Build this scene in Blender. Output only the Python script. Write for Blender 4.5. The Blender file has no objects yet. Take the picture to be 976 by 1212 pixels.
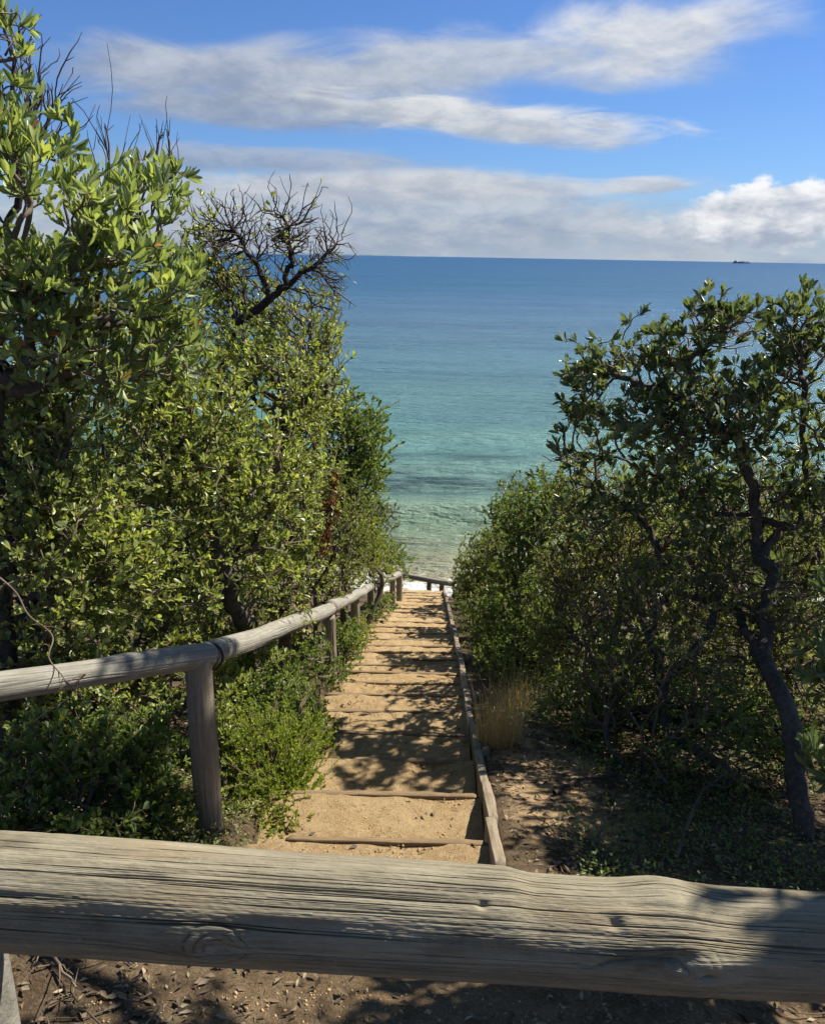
import bpy, math, random
import numpy as np
from mathutils import Vector, Matrix, noise as mnoise

sc = bpy.context.scene
COL = sc.collection
R = np.random.default_rng(11)
random.seed(11)
rad = math.radians

# ------------------------------------------------------------------ camera
F, CX, CY = 1000.0, 488.0, 606.0
CAMZ = 1.6
ROT = (Matrix.Rotation(rad(90 - 16.85), 3, 'X') @ Matrix.Rotation(rad(1.03), 3, 'Z'))
cd = bpy.data.cameras.new("camera"); cam = bpy.data.objects.new("camera", cd); COL.objects.link(cam)
cam.location = (0, 0, CAMZ); cam.rotation_euler = ROT.to_euler()
cd.sensor_fit = 'VERTICAL'; cd.sensor_height = 36; cd.lens = F / 1212 * 36
cd.clip_start = 0.05; cd.clip_end = 150000
sc.camera = cam

def ray(px, py):
    return ROT @ Vector(((px - CX) / F, (CY - py) / F, -1.0))
def P(px, py, D):
    d = ray(px, py); return Vector((0, 0, CAMZ)) + d * (D / d.y)
def depth_of(p):
    return -((ROT.transposed() @ (Vector(p) - Vector((0, 0, CAMZ)))).z)

# ------------------------------------------------------------------ terrain functions
def line(D): return 0.061 - 0.31 * D
PY = np.array([-60, -8, -2, 0.2, 1.0, 15.2, 15.6, 18.3, 21.5, 24.5, 26.2, 40, 80, 400])
PZ = np.array([1.2, .3, .03, 0.0, -.25, -4.65, -4.85, -7.7, -9.35, -9.55, -9.72, -10.6, -13, -20])
def prof(y): return np.interp(y, PY, PZ)
def ground_hit(px, py):
    d = ray(px, py); D = .5
    while D < 60:
        if CAMZ + d.z / d.y * D <= float(prof(D)): break
        D += .01
    return Vector((d.x / d.y * D, D, float(prof(D))))
EDGE_PX = [(590, 1010), (577, 950), (566, 900), (556, 845), (549, 800), (543, 770), (537, 745), (530, 715)]
_e = [ground_hit(*p) for p in EDGE_PX]
ED = np.array([0.0] + [p.y for p in _e] + [17.0]); EX = -.035 + np.array([_e[0].x - .03] + [p.x for p in _e] + [_e[-1].x + .05])
def xR(D): return np.interp(D, ED, EX)
PW = 1.02
def sstep(a, b, x):
    t = np.clip((x - a) / (b - a), 0, 1); return t * t * (3 - 2 * t)
def vnoise(x, y, s, seed=0):
    x = np.asarray(x, float); y = np.asarray(y, float)
    x, y = np.broadcast_arrays(x, y)
    X = x / s + seed * 17.3; Y = y / s + seed * 9.1
    xi = np.floor(X).astype(np.int64); yi = np.floor(Y).astype(np.int64)
    fx = X - xi; fy = Y - yi; fx = fx * fx * (3 - 2 * fx); fy = fy * fy * (3 - 2 * fy)
    def h(a, b):
        n = (a * 374761393 + b * 668265263 + seed * 1442695) & 0xffffffff
        n = ((n ^ (n >> 13)) * 1274126177) & 0xffffffff
        return ((n ^ (n >> 16)) & 0xffff) / 65535.0
    return (h(xi, yi) * (1 - fx) + h(xi + 1, yi) * fx) * (1 - fy) + (h(xi, yi + 1) * (1 - fx) + h(xi + 1, yi + 1) * fx) * fy - .5
def terr(x, y):
    x = np.asarray(x, float); y = np.asarray(y, float); x, y = np.broadcast_arrays(x, y)
    z = prof(y).copy()
    r = xR(y); l = r - PW
    inside = sstep(l - .22, l + .06, x) * (1 - sstep(r + .005, r + .05, x)) * sstep(2.3, 2.6, y) * (1 - sstep(15.4, 15.9, y))
    land = 1 - sstep(16, 22, y)
    z += land * (.10 * vnoise(x, y, 1.1, 1) + .05 * vnoise(x, y, .35, 2) + .022 * vnoise(x, y, .12, 3)) * (1 - .7 * inside)
    z += land * sstep(0, 1, y) * (.14 * np.maximum(0, l - .3 - x)) * sstep(6, 2, np.abs(x) * 0 + 3)
    z += .06 * sstep(l + .02, l - .2, x) * land * sstep(1.6, 2.2, y)
    z -= .16 * sstep(l - .05, l - .3, x) * sstep(2.2, 2.7, y) * (1 - sstep(4.2, 5.5, y))
    z -= .03 * sstep(r + .3, r + .8, x) * land
    z -= .30 * inside
    return z

# ------------------------------------------------------------------ mesh helpers
def np_mesh(name, V, faces=None, quads=None, tris=None, mat=None, smooth=False, attrs=None):
    """V (n,3); quads (m,4), tris (k,3)"""
    me = bpy.data.meshes.new(name)
    V = np.asarray(V, np.float32)
    me.vertices.add(len(V)); me.vertices.foreach_set('co', V.ravel())
    loops = []; starts = []; s = 0
    if quads is not None and len(quads):
        q = np.asarray(quads, np.int32); loops.append(q.ravel()); starts.append(np.arange(len(q)) * 4 + s); s += 4 * len(q)
    if tris is not None and len(tris):
        t = np.asarray(tris, np.int32); loops.append(t.ravel()); starts.append(np.arange(len(t)) * 3 + s); s += 3 * len(t)
    L = np.concatenate(loops).astype(np.int32); S = np.concatenate(starts).astype(np.int32)
    me.loops.add(len(L)); me.loops.foreach_set('vertex_index', L)
    me.polygons.add(len(S)); me.polygons.foreach_set('loop_start', S)
    if smooth: me.polygons.foreach_set('use_smooth', np.ones(len(S), bool))
    for k, a in (attrs or {}).items():
        at = me.attributes.new(k, 'FLOAT', 'POINT'); at.data.foreach_set('value', np.asarray(a, np.float32))
    me.update(calc_edges=True)
    if mat: me.materials.append(mat)
    return me
def link(name, me, parent=None, loc=None):
    o = bpy.data.objects.new(name, me); COL.objects.link(o)
    if parent: o.parent = parent
    if loc is not None: o.location = loc
    return o
def tag(o, label=None, cat=None, group=None, kind=None):
    if label: o['label'] = label
    if cat: o['category'] = cat
    if group: o['group'] = group
    if kind: o['kind'] = kind
    return o
def empty(name, loc=(0, 0, 0)):
    o = bpy.data.objects.new(name, None); COL.objects.link(o); o.location = loc; o.empty_display_size = .1
    return o
def grid_mesh(name, xs, ys, zf, mat, smooth=True, attrs=None):
    X, Y = np.meshgrid(xs, ys); Z = zf(X, Y)
    n, m = len(xs), len(ys)
    V = np.stack([X.ravel(), Y.ravel(), Z.ravel()], 1)
    i = np.arange(n - 1)[None, :] + (np.arange(m - 1) * n)[:, None]; i = i.ravel()
    q = np.stack([i, i + 1, i + 1 + n, i + n], 1)
    return np_mesh(name, V, quads=q, mat=mat, smooth=smooth)

# ------------------------------------------------------------------ material helpers
def newmat(name):
    m = bpy.data.materials.new(name); m.use_nodes = True
    nt = m.node_tree; nt.nodes.clear()
    return m, nt
def N(nt, t, **kw):
    n = nt.nodes.new(t)
    for k, v in kw.items(): setattr(n, k, v)
    return n
def setin(nt, n, key, v):
    if isinstance(v, bpy.types.NodeSocket): nt.links.new(v, n.inputs[key])
    elif v is not None: n.inputs[key].default_value = v
def ramp(nt, fac, stops, interp='LINEAR'):
    r = N(nt, 'ShaderNodeValToRGB'); r.color_ramp.interpolation = interp
    els = r.color_ramp.elements
    while len(els) < len(stops): els.new(.5)
    for e, (p, c) in zip(els, stops):
        e.position = p; e.color = (c[0], c[1], c[2], 1) if len(c) == 3 else c
    setin(nt, r, 0, fac); return r.outputs[0]
def tex_noise(nt, vec, scale, detail=4, rough=.55, dist=0):
    n = N(nt, 'ShaderNodeTexNoise'); setin(nt, n, 'Vector', vec); n.inputs['Scale'].default_value = scale
    n.inputs['Detail'].default_value = detail; n.inputs['Roughness'].default_value = rough; n.inputs['Distortion'].default_value = dist
    return n.outputs[0]
def mapping(nt, vec, scale=(1, 1, 1), loc=(0, 0, 0)):
    n = N(nt, 'ShaderNodeMapping'); setin(nt, n, 0, vec); n.inputs['Scale'].default_value = scale; n.inputs['Location'].default_value = loc
    return n.outputs[0]
def mixc(nt, f, a, b, mode='MIX'):
    n = N(nt, 'ShaderNodeMix', data_type='RGBA', blend_type=mode)
    setin(nt, n, 0, f)
    for k, v in ((6, a), (7, b)):
        if isinstance(v, tuple) and len(v) == 3: v = (*v, 1)
        setin(nt, n, k, v)
    return n.outputs[2]
class E:
    """tiny expression wrapper over Math nodes"""
    def __init__(s, nt, v): s.nt = nt; s.v = v
    def _m(s, op, a, b=None, c=None):
        n = N(s.nt, 'ShaderNodeMath', operation=op)
        for i, x in enumerate((a, b, c)):
            if x is None: continue
            setin(s.nt, n, i, x.v if isinstance(x, E) else float(x))
        return E(s.nt, n.outputs[0])
    def __add__(s, o): return s._m('ADD', s, o)
    __radd__ = __add__
    def __sub__(s, o): return s._m('SUBTRACT', s, o)
    def __rsub__(s, o): return s._m('SUBTRACT', o, s)
    def __mul__(s, o): return s._m('MULTIPLY', s, o)
    __rmul__ = __mul__
    def __truediv__(s, o): return s._m('DIVIDE', s, o)
    def pow(s, o): return s._m('POWER', s, o)
    def max(s, o): return s._m('MAXIMUM', s, o)
    def min(s, o): return s._m('MINIMUM', s, o)
    def smooth(s, a, b):
        n = N(s.nt, 'ShaderNodeMapRange', interpolation_type='SMOOTHSTEP')
        setin(s.nt, n, 0, s.v); n.inputs[1].default_value = a; n.inputs[2].default_value = b
        return E(s.nt, n.outputs[0])
def principled(nt, color, rough=.6, normal=None, spec=.5, out=True, **kw):
    p = N(nt, 'ShaderNodeBsdfPrincipled'); setin(nt, p, 'Base Color', color if not isinstance(color, tuple) else (*color, 1))
    setin(nt, p, 'Roughness', rough); p.inputs['Specular IOR Level'].default_value = spec
    if normal: nt.links.new(normal, p.inputs['Normal'])
    if out:
        o = N(nt, 'ShaderNodeOutputMaterial'); nt.links.new(p.outputs[0], o.inputs[0])
    return p
def bump(nt, h, strength=.5, dist=.01, normal=None):
    b = N(nt, 'ShaderNodeBump'); b.inputs['Strength'].default_value = strength; b.inputs['Distance'].default_value = dist
    nt.links.new(h, b.inputs['Height'])
    if normal: nt.links.new(normal, b.inputs['Normal'])
    return b.outputs[0]

def leaf_mat(name, stops, rough=.42, trans=.28, spec=.45, tgain=1.5, gain=1.0):
    stops = [(p, tuple(v * gain for v in c)) for p, c in stops]
    m, nt = newmat(name)
    a = N(nt, 'ShaderNodeAttribute', attribute_name='tint')
    col = ramp(nt, a.outputs['Fac'], stops)
    p = principled(nt, col, rough, spec=spec, out=False)
    t = N(nt, 'ShaderNodeBsdfTranslucent')
    tc = mixc(nt, 1.0, col, (1.45, 1.5, .62, 1), 'MULTIPLY')
    nt.links.new(tc, t.inputs[0])
    mx = N(nt, 'ShaderNodeMixShader'); mx.inputs[0].default_value = trans
    nt.links.new(p.outputs[0], mx.inputs[1]); nt.links.new(t.outputs[0], mx.inputs[2])
    o = N(nt, 'ShaderNodeOutputMaterial'); nt.links.new(mx.outputs[0], o.inputs[0])
    return m
def bark_mat(name, c0, c1, scale=30, twig0=(.09, .066, .048), twig1=(.21, .165, .125)):
    m, nt = newmat(name)
    tc = N(nt, 'ShaderNodeTexCoord').outputs['Object']
    n = tex_noise(nt, tc, scale, 6, .65, .4); n2 = tex_noise(nt, tc, 4, 3)
    f = E(nt, n) * .7 + E(nt, n2) * .3
    col = ramp(nt, f.v, [(.32, c0), (.66, c1)])
    th = N(nt, 'ShaderNodeAttribute', attribute_name='thick')
    tw = ramp(nt, n2, [(.35, twig0), (.65, twig1)])
    col = mixc(nt, E(nt, th.outputs['Fac']).smooth(.004, .018).v, tw, col)
    principled(nt, col, .85, bump(nt, n, .9, .006), .2)
    return m

M = {}
# leaf palettes
M['wattle'] = leaf_mat('wattle_leaf', [(0, (.09, .12, .05)), (.5, (.17, .205, .095)), (.88, (.24, .28, .125)), (.97, (.27, .29, .10)), (1, (.30, .12, .05))], .40, 0.4, gain=1.5)
M['fresh'] = leaf_mat('fresh_leaf', [(0, (.075, .092, .032)), (.45, (.158, .183, .064)), (.85, (.255, .28, .11)), (.97, (.30, .31, .10)), (1, (.28, .19, .08))], .34, 0.44, gain=1.45)
M['dark'] = leaf_mat('dark_leaf', [(0, (.055, .08, .038)), (.5, (.10, .135, .062)), (.9, (.16, .20, .09)), (1, (.21, .24, .09))], .32, 0.34, gain=1.38)
M['rosette'] = leaf_mat('rosette_leaf', [(0, (.075, .105, .055)), (.5, (.14, .178, .09)), (.9, (.22, .26, .13)), (1, (.27, .29, .12))], .30, .32, spec=.6)
M['fine'] = leaf_mat('fine_leaf', [(0, (.055, .085, .024)), (.5, (.11, .15, .045)), (.9, (.18, .225, .07)), (1, (.22, .23, .08))], .42, 0.42, gain=1.38)
M['lime'] = leaf_mat('lime_leaf', [(0, (.11, .155, .022)), (.5, (.23, .29, .05)), (.9, (.34, .385, .08)), (1, (.38, .36, .11))], .45, .46)
M['yellow'] = leaf_mat('yellow_green_leaf', [(0, (.11, .145, .02)), (.5, (.21, .25, .04)), (.9, (.30, .32, .07)), (1, (.34, .33, .09))], .45, 0.45, gain=1.1)
M['grey'] = leaf_mat('grey_green_leaf', [(0, (.09, .105, .06)), (.5, (.16, .18, .10)), (1, (.25, .27, .15))], .5, .32)
M['olive'] = leaf_mat('olive_leaf', [(0, (.065, .08, .028)), (.5, (.13, .15, .055)), (.9, (.21, .23, .085)), (1, (.25, .22, .10))], .38, 0.42, gain=1.38)
M['rust'] = leaf_mat('rust_leaf', [(0, (.10, .035, .015)), (.6, (.20, .075, .03)), (1, (.28, .14, .06))], .6, .2)
M['litter'] = leaf_mat('litter_leaf', [(0, (.05, .035, .022)), (.5, (.14, .095, .055)), (.85, (.25, .19, .12)), (1, (.36, .30, .22))], .7, .05)
M['straw'] = leaf_mat('straw_blade', [(0, (.42, .28, .14)), (.6, (.66, .47, .26)), (1, (.75, .58, .36))], .6, .3)
M['bark'] = bark_mat('dark_bark', (.03, .025, .02), (.125, .105, .088))
M['barkgrey'] = bark_mat('grey_bark', (.035, .03, .026), (.15, .13, .11))
M['barkdead'] = bark_mat('dead_bark', (.016, .012, .011), (.065, .052, .045), 30, (.05, .038, .033), (.13, .10, .085))

def wood_mat(name, c_dark, c_mid, c_light, fine=140, stain=0.5, along='X', crackattr=False, warm=None, bst=1.0):
    m, nt = newmat(name)
    tc = N(nt, 'ShaderNodeTexCoord').outputs['Object']
    def sc3(a, b): return (a, b, b) if along == 'X' else (b, b, a)
    warp = tex_noise(nt, mapping(nt, tc, sc3(3, 9)), 1.0, 2)
    wv = N(nt, 'ShaderNodeVectorMath', operation='SCALE'); wn = N(nt, 'ShaderNodeTexNoise'); wn.inputs['Scale'].default_value = 6; nt.links.new(tc, wn.inputs['Vector'])
    nt.links.new(wn.outputs[1], wv.inputs[0]); wv.inputs[3].default_value = .005
    av = N(nt, 'ShaderNodeVectorMath', operation='ADD'); nt.links.new(tc, av.inputs[0]); nt.links.new(wv.outputs[0], av.inputs[1])
    g1 = tex_noise(nt, mapping(nt, av.outputs[0], sc3(fine * .03, fine * 1.6)), 1.0, 7, .78)
    g2 = tex_noise(nt, mapping(nt, av.outputs[0], sc3(1.6, 38)), 1.0, 4, .6)
    blot = tex_noise(nt, mapping(nt, tc, sc3(5, 12)), 1.0, 5, .65)
    spec = tex_noise(nt, tc, 160, 3, .7)
    pat = tex_noise(nt, mapping(nt, tc, sc3(9, 20), (4, 7, 2)), 1.0, 7, .72, .6)
    f = E(nt, g1) * .55 + E(nt, g2) * .34 + E(nt, blot) * .22 + E(nt, pat) * .30 - .205
    col = ramp(nt, f.v, [(.30, c_dark), (.50, c_mid), (.72, c_light)])
    st = E(nt, blot).smooth(.50, .72) * stain
    col = mixc(nt, st.v, col, (c_dark[0] * .9, c_dark[1] * .85, c_dark[2] * .7), 'MIX')
    if warm:
        wf = E(nt, tex_noise(nt, mapping(nt, tc, sc3(2.5, 8), (3, 1, 2)), 1.0, 3)).smooth(.5, .75) * .5
        col = mixc(nt, wf.v, col, warm)
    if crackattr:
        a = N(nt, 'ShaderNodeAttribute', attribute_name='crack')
        col = mixc(nt, E(nt, a.outputs['Fac']).smooth(.15, .9).v, col, (.055, .045, .032))  # shadow inside the cracks painted dark into the wood colour
    sp = E(nt, spec).smooth(.58, .72) * .35
    col = mixc(nt, sp.v, col, c_light)
    h = E(nt, g1) * .6 + E(nt, g2) * .8 + E(nt, spec) * .15
    principled(nt, col, .8, bump(nt, h.v, bst, .006), .2)
    return m
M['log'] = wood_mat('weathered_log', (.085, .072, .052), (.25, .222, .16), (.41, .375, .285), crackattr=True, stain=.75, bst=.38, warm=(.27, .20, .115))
M['rail'] = wood_mat('silver_rail', (.11, .10, .085), (.26, .245, .21), (.40, .385, .34), fine=110, stain=.3)
M['post'] = wood_mat('grey_post', (.10, .085, .065), (.22, .19, .15), (.36, .32, .25), fine=110, stain=.4, along='Z')
M['sleeper'] = wood_mat('step_timber', (.075, .052, .034), (.22, .155, .09), (.37, .265, .155), fine=90, stain=.6)
M['board'] = wood_mat('edging_timber', (.10, .08, .055), (.26, .21, .15), (.44, .38, .29), fine=70, stain=.6)

def simple(name, col, rough=.6, nscale=20, amt=.25, spec=.3):
    m, nt = newmat(name); tc = N(nt, 'ShaderNodeTexCoord').outputs['Object']
    n = tex_noise(nt, tc, nscale, 4)
    c = ramp(nt, n, [(.3, tuple(x * (1 - amt) for x in col)), (.7, tuple(min(1, x * (1 + amt)) for x in col))])
    principled(nt, c, rough, spec=spec); return m
M['strap'] = simple('black_strap', (.02, .02, .022), .5)
M['hull'] = simple('ship_hull', (.16, .20, .28), .6, .05)  # distance haze put into the blue-grey colours of the ship
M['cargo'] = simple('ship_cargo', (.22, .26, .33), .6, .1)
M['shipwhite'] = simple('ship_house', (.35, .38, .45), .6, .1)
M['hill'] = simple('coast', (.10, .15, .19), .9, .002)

# ground
def ground_material():
    m, nt = newmat('dune_soil')
    pos = N(nt, 'ShaderNodeNewGeometry').outputs['Position']
    sep = N(nt, 'ShaderNodeSeparateXYZ'); nt.links.new(pos, sep.inputs[0])
    big = tex_noise(nt, pos, 1.3, 5, .6); mid = tex_noise(nt, pos, 9, 6, .7); fin = tex_noise(nt, pos, 90, 4, .75); vf = tex_noise(nt, pos, 300, 2, .6)
    v = N(nt, 'ShaderNodeTexVoronoi'); v.inputs['Scale'].default_value = 55; nt.links.new(pos, v.inputs['Vector'])
    f = E(nt, mid) * .45 + E(nt, fin) * .5 + E(nt, vf) * .2
    soil = ramp(nt, f.v, [(.40, (.028, .02, .013)), (.56, (.085, .06, .038)), (.74, (.20, .15, .095))])
    sand = ramp(nt, f.v, [(.38, (.15, .095, .05)), (.55, (.33, .225, .125)), (.75, (.50, .365, .22))])
    loc = E(nt, sep.outputs[0]).smooth(.42, .6) * (1.0 - E(nt, sep.outputs[0]).smooth(.9, 1.5)) * E(nt, sep.outputs[1]).smooth(3.0, 3.6) * (1.0 - E(nt, sep.outputs[1]).smooth(4.6, 6.0))
    sm = (E(nt, big) * .5 + E(nt, mid) * .5 + loc * .24).smooth(.60, .78)
    # bare gravel apron in front of the steps
    ap = (1.0 - E(nt, sep.outputs[1]).smooth(2.0, 2.7)) * E(nt, sep.outputs[0]).smooth(-.9, -.2) * .22
    col = mixc(nt, (sm.max(ap)).v, soil, sand)
    y = E(nt, sep.outputs[1]).smooth(21.0, 23)
    beach = ramp(nt, f.v, [(.4, (.42, .35, .24)), (.7, (.58, .49, .36))])
    col = mixc(nt, y.v, col, beach)
    h = E(nt, mid) * .6 + E(nt, fin) * .35 + E(nt, vf) * .12
    principled(nt, col, .95, bump(nt, h.v, .9, .03), .1)
    return m
def gravel_material():
    m, nt = newmat('granitic_gravel')
    pos = N(nt, 'ShaderNodeNewGeometry').outputs['Position']
    big = tex_noise(nt, pos, 2.2, 4, .6); mid = tex_noise(nt, pos, 14, 5, .7); fin = tex_noise(nt, pos, 120, 4, .8); vf = tex_noise(nt, pos, 420, 2, .7)
    f = E(nt, fin) * .6 + E(nt, mid) * .30 + E(nt, vf) * .25 + E(nt, big) * .2
    col = ramp(nt, f.v, [(.50, (.14, .085, .042)), (.60, (.40, .265, .13)), (.74, (.62, .455, .26))])
    d = E(nt, tex_noise(nt, pos, 38, 3, .7)).smooth(.60, .70) * .6
    col = mixc(nt, d.v, col, (.15, .09, .045))
    h = E(nt, mid) * .5 + E(nt, fin) * .5 + E(nt, vf) * .25
    principled(nt, col, .95, bump(nt, h.v, 1.0, .038), .1)
    return m
M['ground'] = ground_material(); M['gravel'] = gravel_material()
M['stone'] = simple('grit_stone', (.40, .28, .15), .9, 60, .5)

def water_material():
    m, nt = newmat('sea_water')
    pos = N(nt, 'ShaderNodeNewGeometry').outputs['Position']
    sep = N(nt, 'ShaderNodeSeparateXYZ'); nt.links.new(pos, sep.inputs[0])
    y = E(nt, sep.outputs[1])
    patch = tex_noise(nt, mapping(nt, pos, (.035, .075, 0)), 1.0, 4, .6)
    patch2 = tex_noise(nt, mapping(nt, pos, (.10, .30, 0)), 1.0, 3, .6)
    ly = (y + (E(nt, patch) - .5) * y * .22).max(10)._m('LOGARITHM', (y + (E(nt, patch) - .5) * y * .22).max(10), math.e)
    t = (ly - math.log(26)) / (math.log(2600) - math.log(26))
    def T(d): return (math.log(d) - math.log(26)) / (math.log(2600) - math.log(26))
    col = ramp(nt, t.v, [(0, (.36, .31, .20)), (T(30.5), (.27, .27, .165)), (T(34), (.21, .265, .175)), (T(38), (.14, .235, .185)),
                         (T(47), (.105, .215, .20)), (T(62), (.082, .205, .21)), (T(90), (.052, .155, .205)), (T(150), (.034, .115, .20)), (T(300), (.026, .10, .20)), (1, (.02, .08, .185))])
    # weed beds on the sea floor: two long ragged bands
    wb = E(nt, patch2) * 7 + y + (E(nt, patch) - .5) * 6
    band = (wb.smooth(42.2, 44.0) * (1 - wb.smooth(46.5, 50))).max(.75 * wb.smooth(50.5, 51.5) * (1 - wb.smooth(52, 54)))
    band = band * E(nt, tex_noise(nt, mapping(nt, pos, (.22, .9, 0)), 1.0, 5, .7)).smooth(.36, .62)
    col = mixc(nt, (band * .92).v, col, (.022, .045, .05))
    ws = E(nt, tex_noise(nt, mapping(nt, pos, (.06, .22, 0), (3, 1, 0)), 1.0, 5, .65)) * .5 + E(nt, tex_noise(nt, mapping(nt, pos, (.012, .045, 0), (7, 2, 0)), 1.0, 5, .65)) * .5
    col = mixc(nt, ws.smooth(.40, .62).v, mixc(nt, 1.0, col, (.76, .82, .89), 'MULTIPLY'), mixc(nt, 1.0, col, (1.16, 1.13, 1.08), 'MULTIPLY'))  # light and shade of wave slopes painted into the water as streaks
    # surf foam
    fn = tex_noise(nt, mapping(nt, pos, (1.1, 2.2, 0)), 1.0, 7, .75, .6)
    fl = tex_noise(nt, mapping(nt, pos, (.25, .1, 0)), 1.0, 2)
    yy = y + (E(nt, fl) - .5) * 3.0
    foam = ((1 - yy.smooth(26.5, 31.5)) * .34 + E(nt, fn)) .smooth(.66, .80)
    streak = ((yy - 33.8)._m('ABSOLUTE', yy - 33.8) * -.5 + .16 + E(nt, fn)).smooth(.66, .78) * .5
    streak2 = ((yy - 36.6)._m('ABSOLUTE', yy - 36.6) * -.5 + .12 + E(nt, fn)).smooth(.66, .78) * .35
    fo = foam.max(streak).max(streak2)
    col = mixc(nt, fo.v, col, (.66, .67, .65))
    # waves
    w1 = tex_noise(nt, mapping(nt, pos, (.55, 1.5, 0)), 1.0, 5, .62)
    w2 = tex_noise(nt, mapping(nt, pos, (.09, .28, 0)), 1.0, 4, .6)
    w3 = tex_noise(nt, mapping(nt, pos, (2.4, 5.5, 0)), 1.0, 4, .6)
    w4 = tex_noise(nt, mapping(nt, pos, (.012, .04, 0)), 1.0, 3, .6)
    b = bump(nt, w2, .75, 1.8)
    b = bump(nt, w4, .5, 5.0, b)
    b = bump(nt, w1, .9, .75, b)
    b = bump(nt, w3, .8, .14, b)
    p = principled(nt, col, (E(nt, fo.v) * .5 + .18 + y.smooth(50, 500) * .32).v, b, .27)
    p.inputs['IOR'].default_value = 1.33
    return m
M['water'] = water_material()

# ------------------------------------------------------------------ setting
def axis(*segs):
    out = []
    for a, b, s in segs: out.append(np.arange(a, b, s))
    return np.unique(np.concatenate(out))
def geo(a, b, n): return np.geomspace(a, b, n)
xs = np.concatenate([-geo(6, 1500, 26)[::-1], axis((-5.8, -2.0, .16), (-2.0, 2.2, .035), (2.2, 5.8, .16)), geo(6, 1500, 26)])
ys = np.concatenate([-geo(2, 60, 14)[::-1], axis((-1.8, 1.0, .12), (1.0, 6.5, .035), (6.5, 18, .1), (18, 45, .6)), np.array([60, 90, 150, 300])])
g = link('ground', grid_mesh('ground', xs, ys, terr, M['ground'])); g['kind'] = 'structure'

SEA = -9.6
def seaz(x, y):
    near = sstep(27, 31, y) * (1 - sstep(70, 140, y))
    z = .10 * np.sin(y * .85 + 1.6 * vnoise(x, y, 14, 5) * 3) * near
    c = 37.4 + 2.2 * vnoise(x, y * 0, 11, 6) * 2
    dlt = y - c
    z += .34 * np.exp(-(np.where(dlt < 0, dlt / .8, dlt / 2.0)) ** 2) * sstep(-.1, .15, vnoise(x, y * 0, 7, 7) + .25)
    c = 32.6 + 1.2 * vnoise(x, y * 0, 8, 8) * 2
    z += .16 * np.exp(-((y - c) / .7) ** 2)
    z += near * (.05 * vnoise(x * .6, y, 1.5, 9))
    return SEA + z
xs = np.concatenate([-geo(42, 60000, 22)[::-1], np.arange(-40, 40.1, .4), geo(42, 60000, 22)])
ys = np.concatenate([np.arange(23.2, 60, .2), geo(60, 60000, 60)])
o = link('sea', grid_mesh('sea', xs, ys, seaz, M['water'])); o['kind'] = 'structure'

# distant low coast
hx = np.linspace(-30000, 1100, 260)
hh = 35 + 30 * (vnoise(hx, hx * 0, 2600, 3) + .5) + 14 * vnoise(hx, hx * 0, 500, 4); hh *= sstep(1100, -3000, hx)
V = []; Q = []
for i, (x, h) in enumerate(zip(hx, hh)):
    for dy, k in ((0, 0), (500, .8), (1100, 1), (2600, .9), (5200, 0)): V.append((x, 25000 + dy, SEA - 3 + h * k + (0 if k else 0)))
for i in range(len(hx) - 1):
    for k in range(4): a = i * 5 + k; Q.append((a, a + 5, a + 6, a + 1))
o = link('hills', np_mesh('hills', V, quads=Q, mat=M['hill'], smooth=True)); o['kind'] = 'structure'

# ------------------------------------------------------------------ path
SD = [2.62, 3.2, 3.82, 4.43, 5.01, 5.66, 6.22, 6.7, 7.12, 7.52, 7.92, 8.34, 8.78, 9.28, 9.8, 10.32, 10.86, 11.4, 11.95, 12.5, 13.05, 13.6, 14.15, 14.7, 15.2]
V = []; Q = []
def add_tread(y0, y1, zf, zn, seed):
    nx, ny = 64, 26 if y0 < 6.5 else 10
    b = len(V)
    for j in range(ny):
        t = j / (ny - 1); y = y0 + (y1 - y0) * t
        for i in range(nx):
            s = i / (nx - 1); r = float(xR(y)); x = r - PW - .30 + (PW + .30 + .0) * s
            z = zn + (zf - zn) * t - .018 * math.sin(math.pi * t) * math.sin(math.pi * min(1, s * 1.1))
            z += .030 * float(vnoise(x, y, .28, seed)) + .016 * float(vnoise(x, y, .08, seed + 1)) + .010 * float(vnoise(x, y, .035, seed + 2)) - .035 * sstep(.3, 0., s)
            V.append((x, y, z))
    for j in range(ny - 1):
        for i in range(nx - 1):
            a = b + j * nx + i; Q.append((a, a + 1, a + 1 + nx, a + nx))
for i in range(len(SD) - 1):
    add_tread(SD[i] + .036, SD[i + 1], line(SD[i + 1]) - .002, line(SD[i + 1]) + .035, 30 + i)
add_tread(2.2, SD[0], line(SD[0]) - .01, float(prof(2.2)) - .03, 29)
add_tread(SD[-1] + .036, 15.5, line(SD[-1]) - .06, line(SD[-1]) - .01, 28)
o = link('path', np_mesh('path', V, quads=Q, mat=M['gravel'], smooth=True)); o['kind'] = 'structure'

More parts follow.
